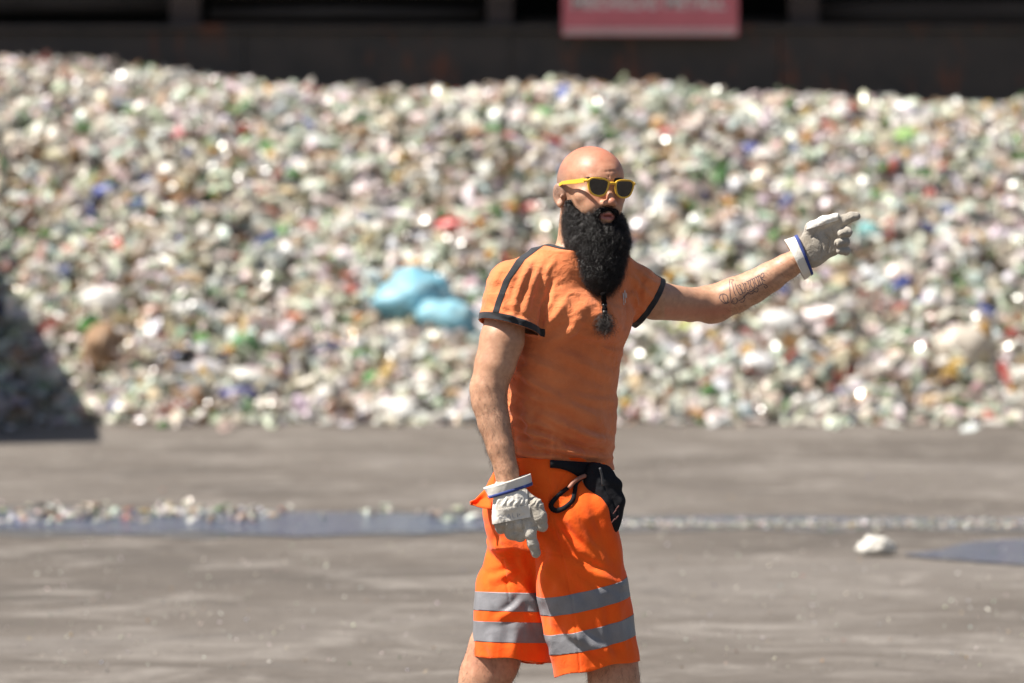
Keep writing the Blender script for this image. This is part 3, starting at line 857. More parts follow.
# head
B.add(ell(H(0, -.008, .026), (.0745, .092, .0800), AH), .02)
B.add(ell(H(0, -.028, .010), (.067, .064, .066), AH), .03)
B.add(ell(H(0, .036, .026), (.064, .062, .060), AH), .03)                            # forehead
B.add(ell(H(0, .028, -.048), (.058, .068, .074), AH), .03)                           # jaw and cheeks
B.add(ell(H(0, .074, -.105), (.03, .028, .024), AH), .02)
for q in (-1, 1):
    B.add(ell(H(q*.047, .058, -.026), (.021, .024, .017), AH), .022)                 # cheekbones
    B.add(cone(H(q*.006, .094, .015), H(q*.040, .080, .016), .0085, .0075), .014)    # brow
    B.add(ell(H(q*.030, .073, -.052), (.022, .022, .022), AH), .02)
B.add(ell(H(0, .086, .034), (.02, .012, .014), AH), .02)
for q in (-1, 1):
    B.sub(ell(H(q*.032, .103, -.005), (.0165, .017, .0115), AH), .012)
    B.add(ell(H(q*.032, .074, -.004), (.0125, .0125, .0125), AH), .003)
B.add(cone(H(0, .090, .004), H(0, .113, -.036), .0075, .0105), .010)                 # nose
B.add(ell(H(0, .1165, -.040), (.0115, .0108, .0098), AH), .006)
for q in (-1, 1):
    B.add(ell(H(q*.0135, .103, -.043), (.0088, .0118, .0080), AH), .007)
    B.sub(ell(H(q*.007, .112, -.0505), (.0035, .005, .003), AH), .002)
B.add(cone(H(-.025, .088, -.0725), H(0, .1025, -.069), .0045, .0065), .005); B.add(cone(H(.025, .088, -.0725), H(0, .1025, -.069), .0045, .0065), .005)
B.add(cone(H(-.023, .087, -.079), H(0, .100, -.0835), .005, .0085), .005); B.add(cone(H(.023, .087, -.079), H(0, .100, -.0835), .006, .0085), .005)
B.sub(ell(H(0, .106, -.0758), (.022, .012, .0026), AH), .002)
# frown creases between the brows, forehead lines
for q in (-1, 1): B.sub(cone(H(q*.006, .101, .012), H(q*.005, .102, .026), .0019, .0012), .004)
for cz, wd in ((.040, .035), (.050, .030)):
    for a in np.linspace(-wd, wd, 7)[:-1]:
        B.sub(cone(H(a, .1035-.55*abs(a)**1.5, cz+.002*math.sin(a*90)), H(a+wd/3, .1035-.55*abs(a+wd/3)**1.5, cz+.002*math.sin((a+wd/3)*90)), .0010, .0010), .005)
for q in (-1, 1):                                                                    # ears
    n_ = nrm(Lh*q*.80+Fh*.58); up = nrm(Uh-Fh*.18); A_ = np.stack([n_, np.cross(up, n_), up])
    c = H(q*.0815, -.019, -.0245)
    B.add(ell(c, (.0075, .0180, .030), A_), .005)
    B.add(ell(H(q*.080, -.012, -.048), (.0065, .009, .012), A_), .006)
    B.sub(ell(c+n_*.0085+A_[1]*q*.001-up*.002, (.0065, .0115, .021), A_), .003)
    B.sub(ell(c+n_*.006-up*.006+Fh*.004, (.008, .006, .008), A_), .003)
    B.add(ell(c+n_*.0015+up*.006-Fh*.001, (.004, .007, .012), A_), .004)
    B.add(ell(c+Fh*.013-up*.006+n_*.001, (.004, .004, .006), A_), .003)
BV, BT = B.mesh(2); del B
Nb = vnormals(BV, BT)
bx_px, by_px = to_px(BV)
low = BV[:, 2] < 1.5
BV = BV+Nb*(vnoise(BV, 30, 3, 2)*.0011*low)[:, None]
body = mk('body', BV, BT, SK, person)
ta, tb_, tc = HL(BV); hd = (BV[:, 2] > 1.6) & (np.linalg.norm(BV-O, axis=1) < .2)
nz = vnoise(BV, 22, 91, 3)*.5
sm = lambda x, a, b: np.clip((x-a)/(b-a), 0, 1)
stub = hd*sm(-tb_+.35*np.abs(ta)+.01*nz*3, .000, .045)*sm(.075-tc+.02*nz, 0, .035)*sm(tc, -.07, -.02)*.85
red = hd*np.clip(np.exp(-((np.abs(ta)-.04)/.02)**2-((tc+.03)/.02)**2)*.35*(tb_ > .03)+np.exp(-(ta/.018)**2-((tc+.036)/.018)**2)*.5*(tb_ > .09)+.25*np.clip(nz, 0, 1), 0, 1)
knee = np.exp(-((BV[:, 2]-.46)/.05)**2)*.3+((BV[:, 0] > .4) & (BV[:, 0] < .58))*np.exp(-((BV[:, 2]-1.365)/.02)**2)*.5
tonec = np.stack([stub, np.clip(red+knee, 0, 1), stub*0, stub*0+1], 1).astype(np.float32)
tat = body.data.color_attributes.new('tone', 'FLOAT_COLOR', 'POINT'); tat.data.foreach_set('color', tonec.ravel())
bvh_body = BVHTree.FromPolygons([tuple(v) for v in BV], BT.tolist())

def ray(bvh, px, py, off=0.0):
    """surface point behind a pixel of the photo"""
    d = Vector(((px-512)/FPX, 1, -(py-223)/FPX)).normalized()
    h = bvh.ray_cast(Vector((0, 0, CAMZ)), d, 40)
    if h[0] is None: return None, None
    n = h[1] if h[1].dot(d) < 0 else -h[1]
    return np.array(h[0]+n*off), np.array(n)

def ribbon(bvh, strokes, wd, off=.0006, steps=8):
    m = MB()
    for st in strokes:
        pts = spline([np.array([p[0], p[1], 0.]) for p in st], steps); P = []; Nn = []
        for p in pts:
            a, n = ray(bvh, p[0], p[1], off)
            if a is None: continue
            P.append(a); Nn.append(n)
        if len(P) < 3: continue
        P = np.array(P); tg = np.gradient(P, axis=0); V = []
        for i, p in enumerate(P):
            s_ = np.cross(tg[i], Nn[i]); s_ = s_/(np.linalg.norm(s_)+1e-9)
            ww = wd*(.65+.6*abs(math.sin(i*.45)))*.5
            V += [p-s_*ww, p+s_*ww]
        m.add(V, [(2*i, 2*i+1, 2*i+3, 2*i+2) for i in range(len(P)-1)])
    return m

# ---- tattoo: script lettering with flourishes
def tz(*pts): return [(712+a/15.18, 265+b/15.18) for a, b in pts]
ink = plain('tattoo_ink', (.12, .09, .09), .55, .3, .1, 40)
strokes = [
    tz((265, 225), (270, 330), (275, 430), (285, 520), (300, 570), (350, 590), (385, 550), (370, 500), (330, 505), (310, 545), (340, 565)),
    tz((262, 560), (210, 585), (150, 550), (115, 500), (130, 455), (185, 440), (230, 470), (240, 530), (215, 575), (175, 520), (160, 460)),
    tz((270, 225), (330, 225), (300, 260), (320, 340), (340, 420), (365, 465)),
    tz((350, 280), (370, 350), (395, 410), (430, 450), (460, 430), (440, 370), (400, 330), (380, 300)),
    tz((400, 310), (430, 300), (440, 360), (470, 420), (500, 410), (495, 350), (470, 290), (450, 270)),
    tz((480, 290), (510, 280), (515, 340), (545, 390), (575, 375), (565, 310), (540, 250), (520, 255)),
    tz((545, 250), (580, 230), (585, 300), (620, 350), (645, 330), (630, 260), (600, 210), (585, 225)),
    tz((610, 220), (640, 200), (655, 270), (690, 320), (710, 290), (690, 230), (665, 180), (650, 195)),
    tz((680, 190), (700, 165), (715, 230), (745, 290), (765, 270), (740, 200), (710, 150)),
    tz((735, 160), (770, 120), (790, 150), (770, 190), (735, 180), (780, 230), (810, 235)),
    tz((395, 545), (450, 520), (500, 470), (540, 420), (600, 400), (650, 360), (690, 340)),
    tz((420, 560), (470, 560), (500, 510), (480, 480), (520, 450), (560, 430)),
    tz((640, 400), (680, 410), (700, 370), (670, 340)),
    tz((700, 330), (760, 290), (810, 300), (840, 330), (810, 350), (790, 320)),
    tz((560, 430), (600, 440), (640, 400), (610, 380)),
]
ribbon(bvh_body, strokes, .0019, .0005, 8).build('tattoo', ink, body)

# ---- hair on the arms
def strands(name, roots, normals, down, mat, parent, length, rad, curl=.3, segs=4, seed=1, spread=.6, extraV=None, extraF=None, jit=.5):
    rg = np.random.default_rng(seed); n = len(roots)
    d = nrm_rows(down*(1-spread)+normals*spread+rg.normal(size=(n, 3))*.25*jit)
    L = (length*(.6+.8*rg.random(n)))[:, None]
    side = nrm_rows(np.cross(d, rg.normal(size=(n, 3)))); s2 = np.cross(d, side)
    ph = rg.random(n)*6.28; fr = 5+5*rg.random(n); pos = roots.copy(); rings = []
    for i in range(segs+1):
        t = i/segs
        a = ph+fr*t
        P = pos+d*L*t+(side*np.cos(a)[:, None]+s2*np.sin(a)[:, None]-side*np.cos(ph)[:, None]-s2*np.sin(ph)[:, None])*curl*L*.35
        P = P+down*L*t*t*.3
        r_ = rad*(1-.75*t)
        rings.append([P+side*r_, P-side*r_*.5+s2*r_*.87, P-side*r_*.5-s2*r_*.87])
    V = np.stack([np.stack(q, 1) for q in rings], 1).reshape(n*(segs+1)*3, 3)
    base = np.arange(n)[:, None]*(segs+1)*3; F = []
    for i in range(segs):
        for j in range(3):
            a, b = i*3+j, i*3+(j+1) % 3
            F.append(np.concatenate([base+a, base+b, base+b+3, base+a+3], 1))
    F = np.concatenate(F)
    if extraV is not None:
        T4 = np.concatenate([extraF, extraF[:, 2:3]], 1)
        # triangles of the solid core go in as one extra mesh join
        V = np.concatenate([V, extraV]); tri = extraF+n*(segs+1)*3
        F3 = np.concatenate([F[:, [0, 1, 2]], F[:, [0, 2, 3]], tri]); o = mk(name, V, F3, mat, parent)
        o.data.materials.append(CORE); ix = np.zeros(len(F3), np.int32); ix[-len(tri):] = 1
        if len(o.data.polygons) == len(ix): o.data.polygons.foreach_set('material_index', ix)
        return o
    return mk(name, V, F, mat, parent)
def nrm_rows(a): return a/(np.linalg.norm(a, axis=1)[:, None]+1e-12)
def sample(V, T, N, n, wfun=None, seed=1):
    rg = np.random.default_rng(seed)
    a, b, c = V[T[:, 0]], V[T[:, 1]], V[T[:, 2]]
    ar = np.linalg.norm(np.cross(b-a, c-a), axis=1)
    if wfun is not None: ar = ar*wfun((a+b+c)/3)
    idx = rg.choice(len(T), n, p=ar/ar.sum()); u, v = rg.random(n), rg.random(n); m = u+v > 1; u[m], v[m] = 1-u[m], 1-v[m]
    t = T[idx]
    P = V[t[:, 0]]*(1-u-v)[:, None]+V[t[:, 1]]*u[:, None]+V[t[:, 2]]*v[:, None]
    Nn = nrm_rows(N[t[:, 0]]+N[t[:, 1]]+N[t[:, 2]]); return P, Nn
def w_arm(P):
    x, y = to_px(P)
    a = ((y > 372) & (y < 486) & (x < 522) & (P[:, 1] < 11.95)).astype(float)
    a *= np.clip((y-365)/60, .2, 1)
    b = ((x > 722) & (x < 802) & (y > 235) & (y < 330)).astype(float)*.4
    return a+b
P_, N_ = sample(BV, BT, Nb, 2600, w_arm, 3)
dn = np.where((P_[:, 0] > .3)[:, None], nrm([.7, 0, -.5]), nrm([.15, 0, -1])); dn = np.broadcast_to(dn, P_.shape)
strands('arm_hair', P_, N_, dn, HAIR2, body, .013, .00022, .5, 4, 4, .22)
def w_leg(P):
    x, y = to_px(P); return ((y > 640) & (y < 800)).astype(float)
P_, N_ = sample(BV, BT, Nb, 2600, w_leg, 5)
strands('leg_hair', P_, N_, np.broadcast_to(np.array([0, 0, -1.]), P_.shape), HAIR, body, .014, .00026, .5, 4, 6, .22)

# ---- beard -----------------------------------------------------------
c0 = PX(600, 240)
BG = Grid(O+np.array([-.16, -.24, -.36]), O+np.array([.22, .10, .05]), .0028)
def hell(a, b, c, r): return ell(H(a, b, c), r, AH)
bd_c = H(.004, .062, -.150)
BG.add(hell(.001, .064, -.163, (.063, .051, .080)), .03)
BG.add(hell(-.002, .082, -.211, (.041, .036, .059)), .03)
BG.add(hell(.002, .050, -.128, (.063, .054, .058)), .03)
for q in (-1, 1):
    BG.add(cone(H(q*.0685, .016, -.046), H(q*.064, .026, -.09), .008, .015), .02)
    BG.add(cone(H(q*.062, .026, -.088), H(q*.052, .045, -.135), .017, .027), .02)
    BG.add(cone(H(q*.058, .034, -.076), H(q*.042, .066, -.094), .011, .016), .02)
    BG.add(cone(H(q*.004, .1045, -.0585), H(q*.024, .096, -.064), .0052, .0062), .006)
    BG.add(cone(H(q*.024, .096, -.064), H(q*.037, .080, -.088), .0065, .011), .01)
BG.sub(hell(0, .118, -.0815, (.030, .036, .0195)), .008)
BG.add(hell(0, .096, -.0975, (.009, .008, .0065)), .006)
DV, DT = BG.mesh(2); del BG
DN = vnormals(DV, DT)
DV = DV+DN*(vnoise(DV, 55, 8, 3)*.004)[:, None]; DN = vnormals(DV, DT)
hx, hy, hz = HL(DV)
def w_b(P):
    a, b, c = HL(P)
    return np.where(c > -.075, .55, 1)*np.where(b > -.02, 1, .1)
P_, N_ = sample(DV, DT, DN, 27000, w_b, 9)
a_, b_, c_ = HL(P_)
ctr = H(0, .05, -.30)
dn = nrm_rows(np.stack([np.zeros(len(P_)), np.zeros(len(P_)), -np.ones(len(P_))], 1)*1.0+(ctr-P_)*2.0)
ln = np.where(c_ > -.1, .006+.012*np.clip((-c_-.03)/.07, 0, 1), .019)
mo = (np.abs(a_) < .03) & (c_ > -.108); ln = np.where(mo, .007, ln)
strands('beard', P_, N_, dn, HAIR, person, ln, .00038, .85, 6, 11, .45, DV, DT, 1.5)
beard = bpy.data.objects['beard']
# eyebrows
P_, N_ = sample(BV, BT, Nb, 900, lambda P: ((np.abs(np.abs(HL(P)[0])-.030) < .021) & (np.abs(HL(P)[2]-.0185+.10*np.abs(np.abs(HL(P)[0])-.026)) < .0045) & (HL(P)[1] > .05)).astype(float)+1e-9, 12)
sgn = np.sign(HL(P_)[0])[:, None]
strands('eyebrows', P_, N_, nrm_rows(Lh*sgn-Fh*.3), HAIR, person, .009, .0003, .2, 3, 13, .25)
# stubble shadow on lip corners is hair too: lips colour
lipm = plain('lips', (.42, .15, .12), .38, .5, .12, 60)
lp, lt = BV, BT
a_, b_, c_ = HL(BV)
fl = np.minimum(.0098-np.abs(c_+.0768)-.17*np.abs(a_)*1.0, .026-np.abs(a_)); fl = np.minimum(fl, b_-.07)
lv, ltt, lnn = clip(BV, BT, fl, (Nb,))
if len(ltt): mk('lips', lv+lnn*.0005, ltt, lipm, body)

# ---- shirt -----------------------------------------------------------
SG = Grid(np.array([-.16, 11.66, .90]), np.array([.46, 12.34, 1.60]), .0032)
shirt_loft = loft([(250, 580, .0, .13, .08, 38)]+TL[:-1]+[(474, 560, 0, .152, .113, 42), (490, 560, 0, .152, .113, 42)])
SG.add(shirt_loft, .02)
SG.add(cone(PX(579, 252, .025), PX(514, 288, -.11), .046, .069), .03)
SG.add(cone(PX(579, 252, .025), PX(634, 289, .10), .044, .062), .03)
# pecs, belly
SG.add(ell(PX(590, 318, -.065), (.075, .06, .05)), .05); SG.add(ell(PX(560, 316, -.10), (.07, .05, .05)), .05)
SG.add(ell(PX(574, 425, -.04), (.076, .083, .08)), .04)
cR, nR = PX(508.5, 329, -.14), nrm([-.25, -.20, -.95]); cL, nL = PX(651, 304, .15), nrm([.83, .15, -.52])
slR = union([cone(PX(513, 288, -.115), cR, .071, .079), cone(cR, PX(505, 352, -.15), .0775, .078)])
slL = union([cone(PX(634, 289, .10), cL, .062, .0735), cone(cL, cL+np.array([.07, .04, -.02]), .0735, .07)])
SG.add(halfspace(slR, nR, cR), .012); SG.add(halfspace(slL, nL, cL), .012)
SV, ST = SG.mesh(2); del SG
SN = vnormals(SV, ST)
def zpl(V, x0, y0, x1, y1):
    """signed height in px above a straight line in the picture plane (positive above)"""
    x, y = to_px(V); return (y0+(y1-y0)*(x-x0)/(x1-x0))-y
# drapery
FS = [ # torso drag lines: x0,y0,x1,y1,width px,height m
    (540, 332, 566, 300, 4, .0042), (545, 345, 580, 322, 5, .004), (549, 292, 541, 330, 3.2, -.005), (556, 276, 547, 300, 3, -.003),
    (566, 330, 612, 338, 4, .003), (520, 352, 560, 372, 4.5, .003), (515, 366, 545, 392, 4, .0035), (560, 352, 616, 378, 6, .0035),
    (512, 385, 560, 408, 4.5, .0038), (530, 382, 600, 420, 5.5, .004), (568, 395, 616, 402, 4, .003),
    (510, 408, 548, 430, 4, .0045), (515, 425, 560, 442, 3.6, .0048), (545, 415, 606, 444, 5, .005), (520, 440, 580, 452, 3.2, .005),
    (535, 428, 600, 452, 3.2, -.004), (515, 452, 560, 457, 2.6, .004), (560, 448, 611, 458, 3.2, .005), (575, 430, 612, 440, 3.5, .0045), (525, 404, 541, 455, 4, .004), (556, 425, 552, 460, 3, .003),
    (600, 345, 620, 352, 3, .002), (606, 300, 622, 330, 4, .003), (588, 300, 566, 345, 5, .003),
    # sleeves
    (505, 262, 487, 300, 4, .003), (540, 268, 524, 318, 4, .0045), (531, 262, 512, 316, 3.5, .0035), (500, 285, 520, 320, 3.4, -.003), (486, 306, 530, 322, 2.6, .003), (553, 262, 544, 284, 3, .003),
    (632, 275, 655, 300, 3, .0035), (640, 272, 660, 285, 2.6, .003), (633, 295, 648, 312, 3, .004), (645, 272, 640, 310, 2.5, -.003)]
up_ = np.array([0, 0, 1.0])
SV = folds(SV, SN, [f[:5]+(f[5]*(2.1 if f[1] > 335 else 1.25),) for f in FS])
SV = SV+SN*((vnoise(SV*np.array([1, 1, 2.2]), 9, 21, 3)*.0038+vnoise(SV*np.array([1.0, 1, 2.6]), 26, 25, 2)*.0018+(.5-np.abs(vnoise(SV@np.array([[.8,0,.6],[0,1,0],[-1.6,0,2.1]]), 9, 77, 2)))*.0045*(SV[:,2]<1.42))*np.clip((1.52-SV[:, 2])/.06, .2, 1))[:, None]
SN = vnormals(SV, ST)
# neck opening
C_n = PX(581, 256, .0)
def neckf(V):
    q = V-C_n; u = q@Lt; f = q@Ft
    e = np.sqrt((u/.088)**2+((f+.012)/.074)**2)-1
    e = np.where(V[:, 2] < 1.435, 1, e); return e*.085
def hem(V):
    x, y = to_px(V); edge = 463+np.clip((x-545)/60, -.3, 1)*8+1.2*np.sin(x*.16)
    return (edge-y)/385
def run(V, T, N, f):
    return clip(V, T, f, (N,))
V1, T1, N1 = run(SV, ST, SN, neckf(SV))
V1, T1, N1 = run(V1, T1, N1, hem(V1))
def capf(V, sl, n, c, m=.003):
    A = (V-c)@n+m; Bq = np.minimum(-ev(sl, V)+.004, ev(shirt_loft, V)-.014)
    return -np.minimum(A, Bq)
V1, T1, N1 = run(V1, T1, N1, capf(V1, slR, nR, cR)); V1, T1, N1 = run(V1, T1, N1, capf(V1, slL, nL, cL))
shirt = mk('tshirt', V1, T1, SH, person, solid=.0022)
bvh_shirt = BVHTree.FromPolygons([tuple(v) for v in V1], T1.tolist())
def band(name, V, T, N, fs, mat, parent, off=.0009, solid=.0008):
    for f in fs:
        if len(T) == 0: return None
        V, T, N = clip(V, T, f(V), (N,))
    if len(T) == 0: print('EMPTY band', name); return None
    return mk(name, V+N*off, T, mat, parent, solid=solid)
band('collar', V1, T1, N1, [lambda V: .0155-neckf(V)], TRM, shirt, .0018)
def nearR(V): return .105-np.linalg.norm(V-cR, axis=1)
def nearL(V): return .11-np.linalg.norm(V-cL, axis=1)
band('sleeve_trim', V1, T1, N1, [lambda V: (V-cR)@nR+.0205, lambda V: -((V-cR)@nR)-.0035, nearR, lambda V: .016-np.abs(ev(slR, V))], TRM, shirt)
band('sleeve_trim', V1, T1, N1, [lambda V: (V-cL)@nL+.0195, lambda V: -((V-cL)@nL)-.0035, nearL, lambda V: .016-np.abs(ev(slL, V))], TRM, shirt)
def stripe(V):
    x, y = to_px(V)
    cx = np.interp(y, [238, 246, 260, 280, 300, 318], [551, 538, 520.5, 507, 499.5, 494]); hw = 2.9
    sl_ = np.gradient([551, 538, 520.5, 507, 499.5, 494], [238, 246, 260, 280, 300, 318]); k = np.interp(y, [238, 246, 260, 280, 300, 318], np.sqrt(1+sl_**2))
    return (hw*k-np.abs(x-cx))/385
band('shoulder_stripe', V1, T1, N1, [stripe, lambda V: 12.0-V[:, 1]-0.0, lambda V: neckf(V)-.0115, lambda V: -((V-cR)@nR)-.0195, lambda V: (328-to_px(V)[1])/385, lambda V: (570-to_px(V)[0])/385], TRM, shirt)
def stripe2(V):
    q = V-C_n; return np.minimum(.0075-np.abs(q@Ft+.012-.15*np.abs(q@Lt)), q@Lt-.02)
band('shoulder_stripe', V1, T1, N1, [stripe2, lambda V: neckf(V)-.0115, lambda V: -((V-cL)@nL)-.0185, lambda V: N1[0, 0]*0+V[:, 2]-1.44], TRM, shirt)
# hem stitching and chest print
wm = plain('chest_print', (.7, .66, .6), .7)
ribbon(bvh_shirt, [[(624.3, 290), (624.6, 296), (624.8, 303)], [(622.8, 293), (623.2, 300), (623.4, 305)], [(625.8, 293), (626, 298)]], .0035, .0016, 5).build('chest_print', wm, shirt)

# ---- shorts ----------------------------------------------------------
HG = Grid(np.array([-.16, 11.66, .38]), np.array([.40, 12.36, 1.02]), .0034)
PL = [(452, 556, .0, .148, .115, 45), (470, 553, .0, .162, .125, 45), (490, 550, .005, .168, .142, 46), (520, 553, .01, .165, .155, 48), (548, 555, .01, .150, .150, 48)]
HG.add(loft(PL), .03)
HG.add(ell(PX(522, 510, .04), (.09, .10, .11)), .05)
cN, nN = PX(598, 671, -.055), nrm([.20, -.10, -.97]); cF, nF = PX(512, 662.5, .095), nrm([-.09, -.12, -.99])
legN = union([cone(PX(572, 520, -.055), PX(583, 590, -.06), .112, .118), cone(PX(583, 590, -.06), PX(601, 690, -.055), .118, .105)])
legF = union([cone(PX(535, 520, .08), PX(520, 590, .09), .112, .105), cone(PX(518, 590, .09), PX(508, 690, .10), .108, .107)])
HG.add(halfspace(legN, nN, cN), .018); HG.add(halfspace(legF, nF, cF), .014)
HV_, HT = HG.mesh(2); del HG
HN = vnormals(HV_, HT)
FH = [(508, 480, 560, 560, 7, .004), (560, 540, 540, 600, 6, .005), (596, 520, 560, 480, 7, -.003), (560, 500, 600, 560, 5, .005), (548, 520, 592, 560, 4.5, .005), (540, 545, 586, 600, 6, -.004),
      (500, 545, 530, 600, 5, .005), (493, 580, 520, 566, 4, .004), (498, 620, 524, 600, 4, .004), (520, 560, 548, 640, 5, .005), (556, 620, 620, 660, 5, .004), (600, 500, 622, 560, 5, .004),
      (575, 600, 585, 670, 6, .004), (606, 600, 620, 665, 5, -.004), (560, 600, 566, 668, 5, -.003), (492, 635, 498, 662, 5, .004), (515, 630, 518, 665, 5, .003), (570, 560, 620, 585, 5, .004), (485, 530, 500, 556, 4, .004)]
HV_ = folds(HV_, HN, [f[:5]+(f[5]*1.7,) for f in FH])
HV_ = HV_+HN*(vnoise(HV_, 8, 31, 3)*.009+vnoise(HV_*np.array([1, 1, .5]), 24, 35, 2)*.003+(.5-np.abs(vnoise(HV_*np.array([1.3, 1, .6]), 11, 78, 2)))*.008)[:, None]
# seams pressed into the cloth
def seam(V, N, pts, wd=1.1, dep=.0022):
    x, y = to_px(V); dmin = np.full(len(V), 1e3)
    for (a, b) in zip(pts[:-1], pts[1:]):
        ex, ey = b[0]-a[0], b[1]-a[1]; t = np.clip(((x-a[0])*ex+(y-a[1])*ey)/(ex*ex+ey*ey), 0, 1)
        dmin = np.minimum(dmin, np.hypot(x-a[0]-t*ex, y-a[1]-t*ey))
    return V-N*(dep*np.exp(-(dmin/wd)**2)*(N[:, 1] < .1))[:, None]
HN = vnormals(HV_, HT)
for pts in ([(548, 470), (553, 520), (562, 556), (572, 600), (577, 640), (580, 672)], [(503, 560), (520, 556), (534, 551)], [(534, 551), (562, 556)], [(503, 560), (509, 600)], [(568, 470), (552, 500), (548, 520)]):
    HV_ = seam(HV_, HN, pts)
HN = vnormals(HV_, HT)
def edge_wave(V, c, n, ph): return (V-c)@n+.003*np.sin(V[:, 0]*55+ph)+.0035
def capw(V, sl, n, c, ph):
    return -np.minimum(edge_wave(V, c, n, ph), -ev(sl, V)+.02)
V2, T2, N2 = run(HV_, HT, HN, (np.interp(to_px(HV_)[0], [480, 612], [459, 463])*0+to_px(HV_)[1]-458)/385)
V2, T2, N2 = run(V2, T2, N2, capw(V2, legN, nN, cN, 0)); V2, T2, N2 = run(V2, T2, N2, capw(V2, legF, nF, cF, 2))
shorts = mk('hivis_shorts', V2, T2, HV, person, solid=.003)
bvh_shorts = BVHTree.FromPolygons([tuple(v) for v in V2], T2.tolist())
dN = ev(legN, V2)-ev(legF, V2)
def onN(V): return np.minimum(ev(legF, V)-ev(legN, V), .03-ev(legN, V))
def onF(V): return np.minimum(ev(legN, V)-ev(legF, V), .03-ev(legF, V))
def ringN(py, hw):                                                    # tilted ring around the near leg, centre line through x=580
    c = PX(580, py, -.16); n = nrm([.215, .04, -.97]); return lambda V: hw-np.abs((V-c)@n)
def ringF(py, hw):
    c = PX(512, py, .0); n = nrm([-.02, -.06, -1.0]); return lambda V: hw-np.abs((V-c)@n)
tapeN = [band('reflective_stripe', V2, T2, N2, [onN, ringN(602, .0245)], REF, shorts), band('reflective_stripe', V2, T2, N2, [onN, ringN(642, .0265)], REF, shorts)]
tapeF = [band('reflective_stripe', V2, T2, N2, [onF, ringF(602.5, .0245)], REF, shorts), band('reflective_stripe', V2, T2, N2, [onF, ringF(633, .0265)], REF, shorts)]
# turned-out pocket corner
m = MB(); g = 9; P0, P1, P2 = PX(492, 484, .0), PX(470.5, 503.5, -.07), PX(491, 509, -.10)
Vp = []; Fp = []
for i in range(g):
    for j in range(g):
        u, v = i/(g-1), j/(g-1); a = P0*(1-v)+P2*v; p = a*(1-u)+P1*u
        p = p+np.array([0, -.012*math.sin(u*3)*math.cos(v*4), .003*math.sin(v*9+u*4)]); Vp.append(p)
Fp = [(i*g+j, (i+1)*g+j, (i+1)*g+j+1, i*g+j+1) for i in range(g-1) for j in range(g-1)]
o = mk('pocket_flap', Vp, Fp, HV, shorts, solid=.003)

# ---- boots and socks (below the picture) ------------------------------
bootm = plain('boot_leather', (.03, .024, .02), .55, .5, .3, 20); solem = plain('boot_sole', (.015, .015, .015), .8); sockm = plain('sock', (.06, .06, .065), .9)
def boot(ank, toe, toe_up, yaw_v):
    d = nrm(toe-ank*np.array([1, 1, 1])); 
    g = Grid(np.minimum(ank, toe)-.1, np.maximum(ank, toe)+.12, .006)
    g.add(cone(ank+np.array([0, 0, .05]), ank, .052, .05), .03)
    heel = ank+np.array([0, 0, -.045])-np.array([yaw_v[0], yaw_v[1], 0])*.03
    g.add(cone(ank-np.array([0, 0, .02]), toe, .046, .040), .04); g.add(cone(heel, ank, .036, .04), .03)
    V, T = g.mesh(2); return V, T
for (ax, ay, adp, tx, ty, tdp) in ((609, 806, -.01, 633, 822, -.13), (446, 795, .125, 466, 826, .04)):
    ank = PX(ax, ay, adp); toe = PX(tx, ty, tdp); yv = nrm([toe[0]-ank[0], toe[1]-ank[1], 0])
    V, T = boot(ank, toe, 0, yv); fl = max(0.012, V[:, 2].min()*0+.012)
    V[:, 2] = np.maximum(V[:, 2], .014); bo = mk('work_boot', V, T, bootm, person)
    foot = np.array([[V[:, 0].min(), V[:, 1].min()], [V[:, 0].max(), V[:, 1].max()]])
    c2 = (ank+toe)/2
    th = [2*math.pi*i/24 for i in range(24)]; sv = np.array([yv[1], -yv[0], 0]); Ls = np.linalg.norm((toe-ank)[:2])/2+.045
    heel_z = 0 if ax > 500 else .0
    ring = [c2*np.array([1, 1, 0])+yv*Ls*math.cos(t)*1.0+sv*.046*math.sin(t)*(1+.15*math.cos(t)) for t in th]
    Vs = [tuple(p+np.array([0, 0, .0])) for p in ring]+[tuple(p+np.array([0, 0, .018])) for p in ring]
    Fs = [(i, (i+1) % 24, 24+(i+1) % 24, 24+i) for i in range(24)]+[tuple(range(24))[::-1], tuple(range(24, 48))]
    mk('sole', Vs, Fs, solem, bo, smooth=False)
    V_, F_ = tube([ank+np.array([0, 0, .05]), ank+np.array([0, 0, .13])], [.047, .045], 20, False); mk('sock', V_, F_, sockm, person)

# ---- gloves ------------------------------------------------------------
def finger(g, pts, rad, k=.005):
    for i in range(len(pts)-1): g.add(cone(pts[i], pts[i+1], rad[i], rad[i+1]), k)
# right glove, hanging, back of the hand to the camera, index pointing down
gd = -.215
def g1(x, y, dz=0): return PX(x, y, gd+dz)
RG = Grid(PX(478, 575, gd-.07), PX(552, 478, gd+.13), .0017)
nb = nrm([.05, -1, .08])
for (x0, y0, x1, y1, r0, r1) in ((503, 497, 500, 521, 6.6, 7.4), (509, 497, 509.5, 523, 7, 7.6), (516, 496, 518.5, 522, 7, 7.6), (522, 496, 527, 517, 6.6, 7)):
    RG.add(cone(g1(x0, y0), g1(x1, y1), r0/385, r1/385), .016)
RG.add(ell(g1(513, 510, .012), (.046, .018, .034)), .02)
finger(RG, [g1(527, 518), g1(530.5, 534, -.006), g1(533.5, 545, -.002), g1(536, 553.5, .004)], [.0170, .0150, .0140, .0128])
finger(RG, [g1(519, 522), g1(520, 536, .014), g1(520, 536, .036), g1(518, 529, .042)], [.0165, .0150, .0142, .0128], .01)
finger(RG, [g1(509.5, 523), g1(512, 534, .006), g1(511, 534, .032), g1(509, 526, .043)], [.0165, .0145, .0138, .0125], .01)
finger(RG, [g1(500, 520), g1(500.5, 528, .008), g1(501, 529, .03), g1(501, 522, .040)], [.0155, .0138, .0125, .0115])
